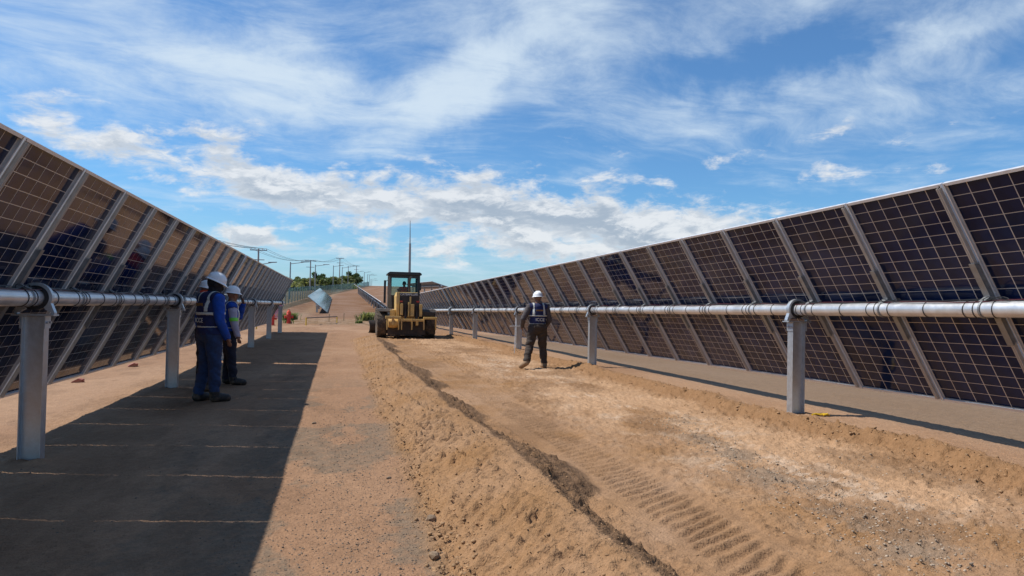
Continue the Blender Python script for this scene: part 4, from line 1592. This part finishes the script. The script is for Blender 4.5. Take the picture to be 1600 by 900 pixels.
    for x0, x1, y in ((c0, c0 + 0.12, yb), (c1 - 0.12, c1, yb), (c0, c0 + 0.10, yf - 0.1), (c1 - 0.10, c1, yf - 0.1)):
        MB().box(x0, x1, y, y + 0.10, 1.862, 2.766).build('cab_pillar', K, root)
    MB().box(0.10, 0.15, yb, yb + 0.05, 1.864, 2.628).build('window_bar', K, root)
    w = MB().box(c0 + 0.12, 0.098, yb + 0.020, yb + 0.028, 1.866, 2.626).build('rear_window', M['cabglass'], root)
    MB().box(0.152, c1 - 0.12, yb + 0.020, yb + 0.028, 1.866, 2.626).build('rear_window', M['cabglass'], root)
    MB().box(c0 + 0.10, c1 - 0.10, yf - 0.05, yf - 0.042, 1.866, 2.74).build('windscreen', M['cabglass'], root)
    for x in (c0 + 0.01, c1 - 0.018):
        MB().box(x, x + 0.008, yb + 0.102, yf - 0.102, 1.866, 2.75).build('side_window', M['cabglass'], root)
    MB().prism([(c0 - 0.05, 1.30), (c0 - 0.005, 1.30), (c0 - 0.005, 2.72), (c0 - 0.02, 2.72)], yb - 0.05, yb + 0.02).build('door_edge', G, root)
    MB().prism([(c0 - 0.012, 1.30), (c0 + 0.16, 1.30), (c0 + 0.05, 2.70), (c0 - 0.012, 2.70)], yb - 0.012, yb - 0.002).build('door_panel', G, root)
    # mirrors
    for x0, x1, z0, z1 in ((-0.93, -0.83, 1.50, 2.52), (0.66, 0.74, 2.10, 2.42)):
        mi = MB().box(x0, x1, yb + 0.25, yb + 0.32, z0, z1).build('mirror', K, root, bevel=0.01)
        a = c0 if x0 < 0 else c1
        MB().tube(((x0 + x1) / 2, yb + 0.285, z1 - 0.08), (a, yb + 0.3, z1 + 0.05), 0.012, n=8).build('mirror_arm', K, mi)
    ex = MB()
    ex.path([(0.16, 1.30, 1.95), (0.16, 1.28, 2.42), (0.175, 1.22, 2.60), (0.22, 1.10, 2.68)], 0.045, 14)
    ex.build('exhaust_pipe', M['mdark'], root, True)
    ic = MB()
    ic.lathe([(0.001, 1.95), (0.07, 1.95), (0.07, 2.05), (0.10, 2.06), (0.10, 2.14), (0.001, 2.17)], 18, 'z', c=(-0.30, 1.1, 0))
    ic.build('air_intake', K, root, True)
    # seat and wheel inside
    MB().box(-0.22, 0.22, 2.55, 2.67, 1.75, 2.18).build('seat_back', M['mdark'], root, bevel=0.03)
    # front frame, circle and blade
    MB().prism([(2.6, 0.95), (2.6, 1.35), (4.6, 1.75), (7.0, 1.30), (7.0, 1.02), (4.6, 1.40)], -0.16, 0.16, plane='yz').build('front_frame', Y, root, bevel=0.02)
    MB().box(-0.85, 0.85, 6.45, 6.75, 0.52, 0.78).build('front_axle', Y, root)
    bl = MB()
    ang = R(24)
    n = 10
    T = Matrix.Translation((-0.05, 4.45, 0.0)) @ Matrix.Rotation(ang, 4, 'Z')
    prof = []
    for i in range(n + 1):
        a = R(-50 + 100 * i / n)
        prof.append((0.55 - 0.55 * math.cos(a) - 0.0, 0.335 + 0.42 * math.sin(a)))
    for i in range(n):
        (ya, za), (yb_, zb) = prof[i], prof[i + 1]
        bl.add([(-1.55, ya, za), (1.55, ya, za), (1.55, yb_, zb), (-1.55, yb_, zb), (-1.55, ya + 0.03, za), (1.55, ya + 0.03, za), (1.55, yb_ + 0.03, zb), (-1.55, yb_ + 0.03, zb)],
               [(0, 1, 2, 3), (4, 7, 6, 5), (0, 3, 7, 4), (1, 5, 6, 2)], 0, T)
    bl.box(-1.55, 1.55, 0.16, 0.20, -0.02, 0.08, 0, T)
    bl.build('blade', D, root)
    MB().lathe([(0.50, 0.72), (0.72, 0.72), (0.72, 0.80), (0.50, 0.80), (0.50, 0.72)], 28, 'z', c=(0, 4.5, 0)).build('blade_circle', Y, root)
    # driver, a person inside the cab
    J = basic_pose()
    J.update(pelvis=(0, 0, 0.12), chest=(0, 0.02, 0.49), neck=(0, 0.03, 0.63), head=(0, 0.05, 0.775))
    for s_, k in ((-1, 'l'), (1, 'r')):
        J['sho' + k] = (s_ * 0.185, 0.01, 0.56)
        J['elb' + k] = (s_ * 0.25, 0.12, 0.33)
        J['wri' + k] = (s_ * 0.16, 0.34, 0.40)
        J['hip' + k] = (s_ * 0.10, 0.03, 0.10)
        J['kne' + k] = (s_ * 0.13, 0.44, 0.12)
        J['ank' + k] = (s_ * 0.13, 0.52, -0.26)
        J['toe' + k] = (s_ * 0.14, 0.66, -0.30)
    wl = root.matrix_basis @ Vector((0.0, 2.36, 1.62))
    rt, B = figure('person', 'driver sitting inside the grader cab', wl, R(-1.5), J, 0.97)
    fill(B, J)
    B.shell('shirt', lambda r_, c: np.isin(r_, ['torso', 'arm', 'neck']) & (c[:, 2] < 0.65), M['orange'], 0.012, rt)
    B.shell('trousers', lambda r_, c: np.isin(r_, ['leg', 'hip']), M['dnavy'], 0.014, rt)
    B.shell('cap', lambda r_, c: (r_ == 'head') & (c[:, 2] > 0.80), M['hood'], 0.012, rt)


grader()


# ================================================================== far side of the site
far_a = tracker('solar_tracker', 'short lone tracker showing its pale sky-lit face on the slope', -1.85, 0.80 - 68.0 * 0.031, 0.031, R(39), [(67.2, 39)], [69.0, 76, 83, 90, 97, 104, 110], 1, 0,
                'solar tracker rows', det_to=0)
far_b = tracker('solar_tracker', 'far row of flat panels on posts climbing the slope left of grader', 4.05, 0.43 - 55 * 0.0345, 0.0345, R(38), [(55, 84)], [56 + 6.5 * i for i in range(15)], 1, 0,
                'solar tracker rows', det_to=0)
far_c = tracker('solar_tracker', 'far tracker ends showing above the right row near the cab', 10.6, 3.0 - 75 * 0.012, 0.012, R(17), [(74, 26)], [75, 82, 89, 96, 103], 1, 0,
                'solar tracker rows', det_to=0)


def mast():
    x, y = 8.8, 90.0
    z = gz(x, y)
    root = empty('lightning_mast', 'tall tapered lightning mast with needle top rising behind the grader cab', 'mast', (x, y, z - 0.3))
    MB().tube((0, 0, 0), (-0.05, 0, 8.6 - z + 0.3), 0.20, 0.13, 16).build('pole', M['concrete'], root, True)
    MB().tube((-0.05, 0, 8.55 - z + 0.3), (-0.10, 0, 11.5 - z + 0.3), 0.075, 0.035, 10).build('needle', M['steelpole'], root, True)
    MB().box(-0.28, 0.28, -0.28, 0.28, 0.0, 0.45).build('footing', M['concrete'], root)


mast()


def power_pole(x, y, top, low, label):
    z = gz(x, y)
    root = empty('power_pole', label, 'power pole', (x, y, z - 0.2), (0, 0, 0), 'power poles behind the fence')
    H = top - z + 0.2
    MB().tube((0, 0, 0), (0, 0, H), 0.19, 0.12, 12).build('pole', M['concrete'], root, True)
    ca = MB().box(-1.25, 1.25, -0.06, 0.06, H - 0.28, H - 0.14).build('crossarm', M['steelpole'], root)
    for dx in (-1.15, -0.55, 0.55, 1.15):
        MB().lathe([(0.02, H - 0.14), (0.07, H - 0.12), (0.045, H - 0.05), (0.07, H - 0.02), (0.03, H + 0.08)], 8, 'z', c=(dx, 0, 0)).build('insulator', M['white'], ca)
    if low:
        MB().box(-1.0, 0.9, -0.05, 0.05, H - 1.75, H - 1.63).build('crossarm', M['steelpole'], root)
    return Vector((x, y, top))


tops = [power_pole(-12.0, 115, 8.85, True, 'nearest power pole, rising above the left panels with two crossarms'),
        power_pole(-6.45, 175, 10.5, True, 'second power pole from the left panels, above the pale tilted panel'),
        power_pole(0.45, 240, 14.95, True, 'tallest power pole, right of the pale tilted panel'),
        power_pole(7.3, 300, 15.35, True, 'farthest power pole at the head of the flat panel row')]


def lamp_post(x, y, top, arm, label):
    z = gz(x, y)
    root = empty('lamp_post', label, 'lamp post', (x, y, z - 0.2), (0, 0, 0), 'lamp posts along the fence')
    H = top - z + 0.2
    MB().tube((0, 0, 0), (0, 0, H), 0.11, 0.075, 10).build('pole', M['steelpole'], root, True)
    MB().path([(0, 0, H - 0.25), (arm * 0.4, 0, H - 0.10), (arm * 0.8, 0, H + 0.08)], 0.045, 8).build('arm', M['steelpole'], root, True)
    MB().prism([(arm * 0.55, H - 0.02), (arm, H + 0.06), (arm, H + 0.14), (arm * 0.55, H + 0.10)], -0.14, 0.14).build('lamp_head', M['steelpole'], root)


for a in ((-6.3, 100, 6.25, 2.5, 'lamp post just beyond the end of the left row'),
          (-4.1, 135, 7.6, 2.5, 'lamp post directly left of the pale tilted panel top'),
          (-1.1, 170, 9.15, 2.3, 'lamp post just right of the pale tilted panel'),
          (2.75, 205, 10.7, 2.3, 'lamp post in front of the right-hand tree'),
          (8.8, 250, 10.9, 2.3, 'lamp post right of the farthest power pole'),
          (12.65, 300, 11.55, 3.2, 'lamp post nearest the grader cab'),
          (5.6, 228, 10.2, 2.2, 'slim lamp post between the right-hand tree and farthest power pole'),
          (10.9, 275, 11.0, 2.4, 'slim lamp post between the two rightmost tall lamp posts'),
          (-8.6, 82, 5.2, 2.0, 'lamp post partly behind the far end of the left row'),
          (1.0, 187, 9.6, 2.2, 'slim lamp post left of the right-hand trees'),
          (18.3, 400, 12.0, 3.2, 'faint lamp post closest to the cab mirror'),
          (15.5, 350, 11.4, 3.0, 'tiny farthest lamp post beside the grader mirror')):
    lamp_post(*a)


def power_lines():
    for k, dx in enumerate((-1.15, -0.55, 0.55, 1.15)):
        pts = []
        chain = [Vector((-20.5, 60, 9.4))] + tops
        for a, b in zip(chain[:-1], chain[1:]):
            for i in range(12):
                t = i / 12
                p = a.lerp(b, t)
                pts.append((p.x + dx, p.y, p.z + 0.05 - 4 * 0.9 * t * (1 - t)))
        pts.append((tops[-1].x + dx, tops[-1].y, tops[-1].z + 0.05))
        o = MB().path(pts, 0.022, 4).build('power_line', M['wire'], None)
        tag(o, ('leftmost', 'second', 'third', 'rightmost')[k] + ' of the four thin power lines sagging between the crossarm poles', 'power line', 'power lines')


power_lines()


def fence():
    root = empty('mesh_fence', 'green wire mesh fence on steel posts below the trees', 'fence', (-7.6, 45, 0))
    A, B_ = Vector((-7.6, 45)), Vector((-5.5, 75))
    line = [Vector((-7.8, 45)), Vector((-5.5, 75)), Vector((-3.1, 130)), Vector((3.4, 200)), Vector((13.5, 320))]
    pts = []
    for a, b in zip(line[:-1], line[1:]):
        n = max(1, int((b - a).length / 3.2))
        for i in range(n):
            pts.append(a.lerp(b, i / n))
    pts.append(line[-1])
    zs = gzs([p.x for p in pts], [p.y for p in pts])
    for i, p in enumerate(pts):
        h = 1.75
        MB().tube((0, 0, -0.2), (0, 0, h), 0.045, 0.045, 8).build('post', M['steelpole'], root, loc=(p.x + 7.6, p.y - 45, zs[i]))
        if i + 1 < len(pts):
            q = pts[i + 1]
            d = (q - p)
            nn = Vector((-d.y, d.x)).normalized() * 0.006
            v = []
            for s_ in (-1, 1):
                for (w, z) in ((p, zs[i]), (q, zs[i + 1])):
                    for hh in (0.05, h - 0.05):
                        v.append((w.x + 7.6 + nn.x * s_, w.y - 45 + nn.y * s_, z + hh))
            MB().add(v, [(0, 2, 3, 1), (4, 5, 7, 6), (0, 1, 5, 4), (2, 6, 7, 3), (1, 3, 7, 5), (0, 4, 6, 2)]).build('mesh_panel', M['mesh'], root)


fence()


# ------------------------------------------------------------------ trees and shrubs
def crown_mesh(rx, ry, rz, n, mt, seed, leaf=0.30, clumps=14):
    r_ = np.random.default_rng(seed)
    cs = []
    for i in range(clumps):
        while True:
            p = r_.uniform(-1, 1, 3)
            if 0.25 < np.linalg.norm(p) < 0.92 and p[2] > -0.75:
                break
        cs.append((p, 0.22 + 0.26 * r_.random()))
    cs.append((np.zeros(3), 0.55))
    k = r_.integers(0, len(cs), n)
    ctr = np.array([c[0] for c in cs])[k]
    rad = np.array([c[1] for c in cs])[k]
    d = r_.normal(size=(n, 3))
    d /= np.linalg.norm(d, axis=1)[:, None]
    P_ = (ctr + d * (rad * (0.55 + 0.55 * r_.random(n)))[:, None]) * np.array([rx, ry, rz])
    u = r_.normal(size=(n, 3))
    u /= np.linalg.norm(u, axis=1)[:, None]
    v = np.cross(u, r_.normal(size=(n, 3)))
    v /= np.linalg.norm(v, axis=1)[:, None]
    s_ = (leaf * (0.6 + 0.8 * r_.random(n)))[:, None]
    q = np.stack([P_ - u * s_, P_ + v * s_ * 0.45, P_ + u * s_, P_ - v * s_ * 0.45], 1).reshape(-1, 3)
    me = bpy.data.meshes.new('crown')
    me.from_pydata([tuple(x) for x in q], [], [(4 * i, 4 * i + 1, 4 * i + 2, 4 * i + 3) for i in range(n)])
    me.materials.append(mt)
    return me


def trunk_mesh(h, r, seed):
    r_ = random.Random(seed)
    mb = MB()
    mb.path([(0, 0, -0.3), (0.05 * h, 0.02, h * 0.4), (0.02 * h, -0.03, h * 0.75)], [r, r * 0.8, r * 0.45], 8)
    for i in range(6):
        a = r_.random() * 6.28
        z0 = h * (0.35 + 0.06 * i)
        L = h * 0.38
        mb.path([(0.04 * h, 0, z0), (0.04 * h + L * 0.5 * math.cos(a), L * 0.5 * math.sin(a), z0 + L * 0.45), (L * 0.85 * math.cos(a), L * 0.85 * math.sin(a), z0 + L * 0.8)], [r * 0.4, r * 0.28, r * 0.1], 6)
    return mb.mesh('trunk', M['bark'], True)


CROWNS = [crown_mesh(2.6, 2.6, 2.0, 2600, M['leaf'], 1), crown_mesh(3.2, 3.0, 1.7, 2800, M['leaf_dry'], 2), crown_mesh(2.4, 2.4, 2.6, 2800, M['leaf_dark'], 3)]
TRUNK = trunk_mesh(3.4, 0.16, 4)


def tree(x, y, s, kind, label, h=1.0):
    z = gz(x, y)
    s, h = s * 0.88, h * 0.92
    root = empty('tree', label, 'tree', (x, y, z), (0, 0, (x * 7.3) % 6.28), 'trees beyond the fence')
    put('trunk', TRUNK, root).scale = (s, s, s * h)
    c = put('crown', CROWNS[kind], root, (0.1, 0, 2.9 * s * h))
    c.scale = (s, s, s * h)


TREES = [(-17.5, 170, 1.0, 1, 'olive tree behind the end of the left row, leftmost one'), (-14.2, 178, 0.95, 0, 'green tree behind the lamp post at the left row end'),
         (-11.8, 172, 0.80, 1, 'low olive tree between first lamp post and second power pole'), (-9.0, 182, 0.85, 0, 'green tree left of the second power pole'),
         (-6.9, 178, 0.75, 1, 'low olive tree behind the second power pole'), (-4.9, 188, 1.02, 2, 'dark rounded tree above the pale tilted panel'),
         (-2.6, 184, 0.78, 0, 'low green tree right of the dark rounded one'), (-0.6, 200, 0.85, 1, 'olive tree left of the tallest power pole'),
         (1.2, 214, 0.95, 0, 'green tree behind the tallest power pole'), (3.0, 224, 0.95, 1, 'olive tree beside the fourth lamp post'),
         (4.6, 226, 1.22, 2, 'tall dark tree at the right end of the tree line')]
for t_ in TREES:
    tree(*t_)
# low scrub under them, one far mass
sc_m = []
r_ = np.random.default_rng(77)
N = 5200
t_ = r_.random(N)
px = -26 + 30 * t_ + r_.normal(0, 1.0, N)
py = 160 + 60 * np.clip((px + 15) / 18, 0, 1) + r_.normal(0, 5, N)
pz = gzs(px, py) + np.abs(r_.normal(0, 0.9, N)) + 0.1
u = r_.normal(size=(N, 3))
u /= np.linalg.norm(u, axis=1)[:, None]
v = np.cross(u, r_.normal(size=(N, 3)))
v /= np.linalg.norm(v, axis=1)[:, None]
P_ = np.stack([px, py, pz], 1)
q = np.stack([P_ - u * 0.55, P_ + v * 0.3, P_ + u * 0.55, P_ - v * 0.3], 1).reshape(-1, 3)
me = bpy.data.meshes.new('scrub')
me.from_pydata([tuple(x) for x in q], [], [(4 * i, 4 * i + 1, 4 * i + 2, 4 * i + 3) for i in range(N)])
me.materials.append(M['leaf_dry'])
tag(put('scrub', me), 'low olive scrub along the foot of the tree line', 'scrub', kind='stuff')


def weed(x, y, s, n, label, seed, dry=False):
    r_ = random.Random(seed)
    mb = MB()
    for i in range(n):
        a, l = r_.random() * 6.28, s * (0.5 + 0.6 * r_.random())
        lean = 0.3 + 0.5 * r_.random()
        bx_, by_ = r_.gauss(0, s * 0.4), r_.gauss(0, s * 0.25)
        dx, dy = math.cos(a), math.sin(a)
        w = 0.035 * s + 0.02
        p0, p1, p2 = Vector((bx_, by_, -0.03)), Vector((bx_ + dx * l * lean * 0.4, by_ + dy * l * lean * 0.4, l * 0.6)), Vector((bx_ + dx * l * lean, by_ + dy * l * lean, l * 0.85))
        sd = Vector((-dy, dx, 0)) * w
        mb.add([p0 - sd * 0.5, p0 + sd * 0.5, p1 + sd, p1 - sd, p2], [(0, 1, 2, 3), (3, 2, 4)])
    o = mb.build('weed', M['leaf_dry'] if dry else M['leaf'], None, loc=(x, y, gz(x, y)))
    tag(o, label, 'weed', 'weeds on the rough ground')


weed(2.35, 54.5, 0.85, 240, 'olive weed clump left of the grader wheels', 1, True)
weed(-3.0, 47.3, 0.30, 90, 'green weeds round the foot of the red hydrant', 2)
weed(-3.35, 52.5, 0.75, 160, 'bright weeds behind the red hydrant', 3)
weed(1.5, 50.0, 0.25, 110, 'low green weeds before the olive clump', 4)


# ------------------------------------------------------------------ small things on the ground
def hydrant(x, y, s, label):
    root = empty('hydrant', label, 'hydrant', (x, y, gz(x, y) - 0.02), (0, 0, 0.2), 'red hydrants at the row end')
    root.scale = (s, s, s)
    MB().lathe([(0.001, 0.0), (0.17, 0.0), (0.17, 0.05), (0.105, 0.06), (0.10, 0.52), (0.13, 0.53), (0.13, 0.58), (0.11, 0.60), (0.001, 0.60)], 18, 'z').build('barrel', M['red'], root, True)
    MB().lathe([(0.115, 0.601), (0.11, 0.68), (0.075, 0.75), (0.03, 0.78), (0.03, 0.84), (0.001, 0.84)], 18, 'z').build('bonnet', M['orange'], root, True)
    for s_ in (-1, 1):
        n = MB()
        n.tube((s_ * 0.09, 0, 0.43), (s_ * 0.19, 0, 0.43), 0.065, n=12)
        n.tube((s_ * 0.19, 0, 0.43), (s_ * 0.225, 0, 0.43), 0.08, n=8)
        n.build('nozzle', M['red'], root, True)


hydrant(-2.95, 46.6, 1.18, 'red hydrant with orange bonnet standing free beyond the left row end')
hydrant(-3.62, 43.2, 0.95, 'red hydrant partly behind the last posts of the left row')


def net():
    o = MB()
    for i in range(9):
        o.box(-0.45 + i * 0.1, -0.42 + i * 0.1, -0.012, 0.012, 0.0, 1.05)
    for i in range(9):
        o.box(-0.46, 0.45, -0.014, 0.014, 0.03 + i * 0.125, 0.07 + i * 0.125)
    ob = o.build('safety_net', M['pink'], None, loc=(-4.6, 58.0, gz(-4.6, 58.0)), rot=(R(-10), 0, R(14)))
    tag(ob, 'magenta plastic safety net behind the last posts of the left row', 'net')


net()


def barrier():
    x0, y0, x1, y1 = -1.78, 43.8, 0.0, 50.5
    z0, z1 = gz(x0, y0), gz(x1, y1)
    root = empty('pipe_barrier', 'low yellow pipe barrier across the rough ground before the pale panel', 'barrier', (x0, y0, z0))
    MB().tube((0, 0, -0.1), (0, 0, 0.46), 0.035, n=10).build('post', M['yplast'], root, True)
    MB().tube((x1 - x0, y1 - y0, z1 - z0 - 0.1), (x1 - x0, y1 - y0, z1 - z0 + 0.46), 0.035, n=10).build('post', M['yplast'], root, True)
    MB().tube((0, 0, 0.44), (x1 - x0, y1 - y0, z1 - z0 + 0.44), 0.03, n=10).build('rail', M['mdark'], root, True)


barrier()


def stake(x, y, h, label, mt='wood', yaw_=0.0):
    mb = MB()
    mb.prism([(-0.025, -0.1), (0.025, -0.1), (0.025, h - 0.04), (0.0, h), (-0.025, h - 0.04)], -0.02, 0.02)
    o = mb.build('stake', M[mt], None, loc=(x, y, gz(x, y)), rot=(R(2), R(1.5), yaw_))
    tag(o, label, 'stake', 'survey stakes')


stake(-0.56, 52.8, 0.62, 'pale wooden stake in front of the shadow of the pale panel')
stake(0.47, 52.0, 0.62, 'pale wooden stake on open ground right of the pale panel')
stake(2.55, 50.8, 0.55, 'pale wooden stake beside the olive weed clump')
stake(-3.86, 37.0, 0.40, 'short yellow stake under the far panels of the left row', 'yplast')


def wedge(x, y, label, s=1.0, rz=0.3):
    mb = MB()
    mb.prism([(-0.12 * s, 0), (0.10 * s, 0), (0.10 * s, 0.075 * s), (0.02 * s, 0.10 * s), (-0.09 * s, 0.04 * s)], -0.07 * s, 0.07 * s)
    mb.box(0.10 * s, 0.125 * s, -0.055 * s, 0.055 * s, 0.0, 0.085 * s)
    o = mb.build('plastic_wedge', M['wedge'], None, bevel=0.006, loc=(x, y, gz(x, y) - 0.004), rot=(0, 0, rz))
    tag(o, label, 'wedge', 'red plastic wedges under the left row')


wedge(-3.98, 15.7, 'red plastic wedge on soil under the left row, the farther one', 0.75)
wedge(-4.05, 12.8, 'red plastic wedge on soil under the left row, the nearer one', 0.75, 0.1)


def strap():
    x, y = 5.55, 7.22
    mb = MB()
    pts = [(-0.10, 0, 0.012), (-0.05, 0.012, 0.022), (0.0, 0.004, 0.014), (0.04, -0.01, 0.026), (0.09, 0.005, 0.012), (0.105, 0.02, 0.016), (0.03, 0.03, 0.018), (-0.06, 0.03, 0.014)]
    mb.path(pts, 0.011, 8)
    mb.path([(0.02, -0.02, 0.012), (0.07, -0.025, 0.03), (0.10, -0.01, 0.014)], 0.010, 8)
    o = mb.build('strap', M['yplast'], None, True, loc=(x, y, gz(x, y) + 0.004), rot=(0, 0, R(-12)))
    tag(o, 'crumpled yellow strap lying beside the nearest right-hand post', 'strap')


strap()
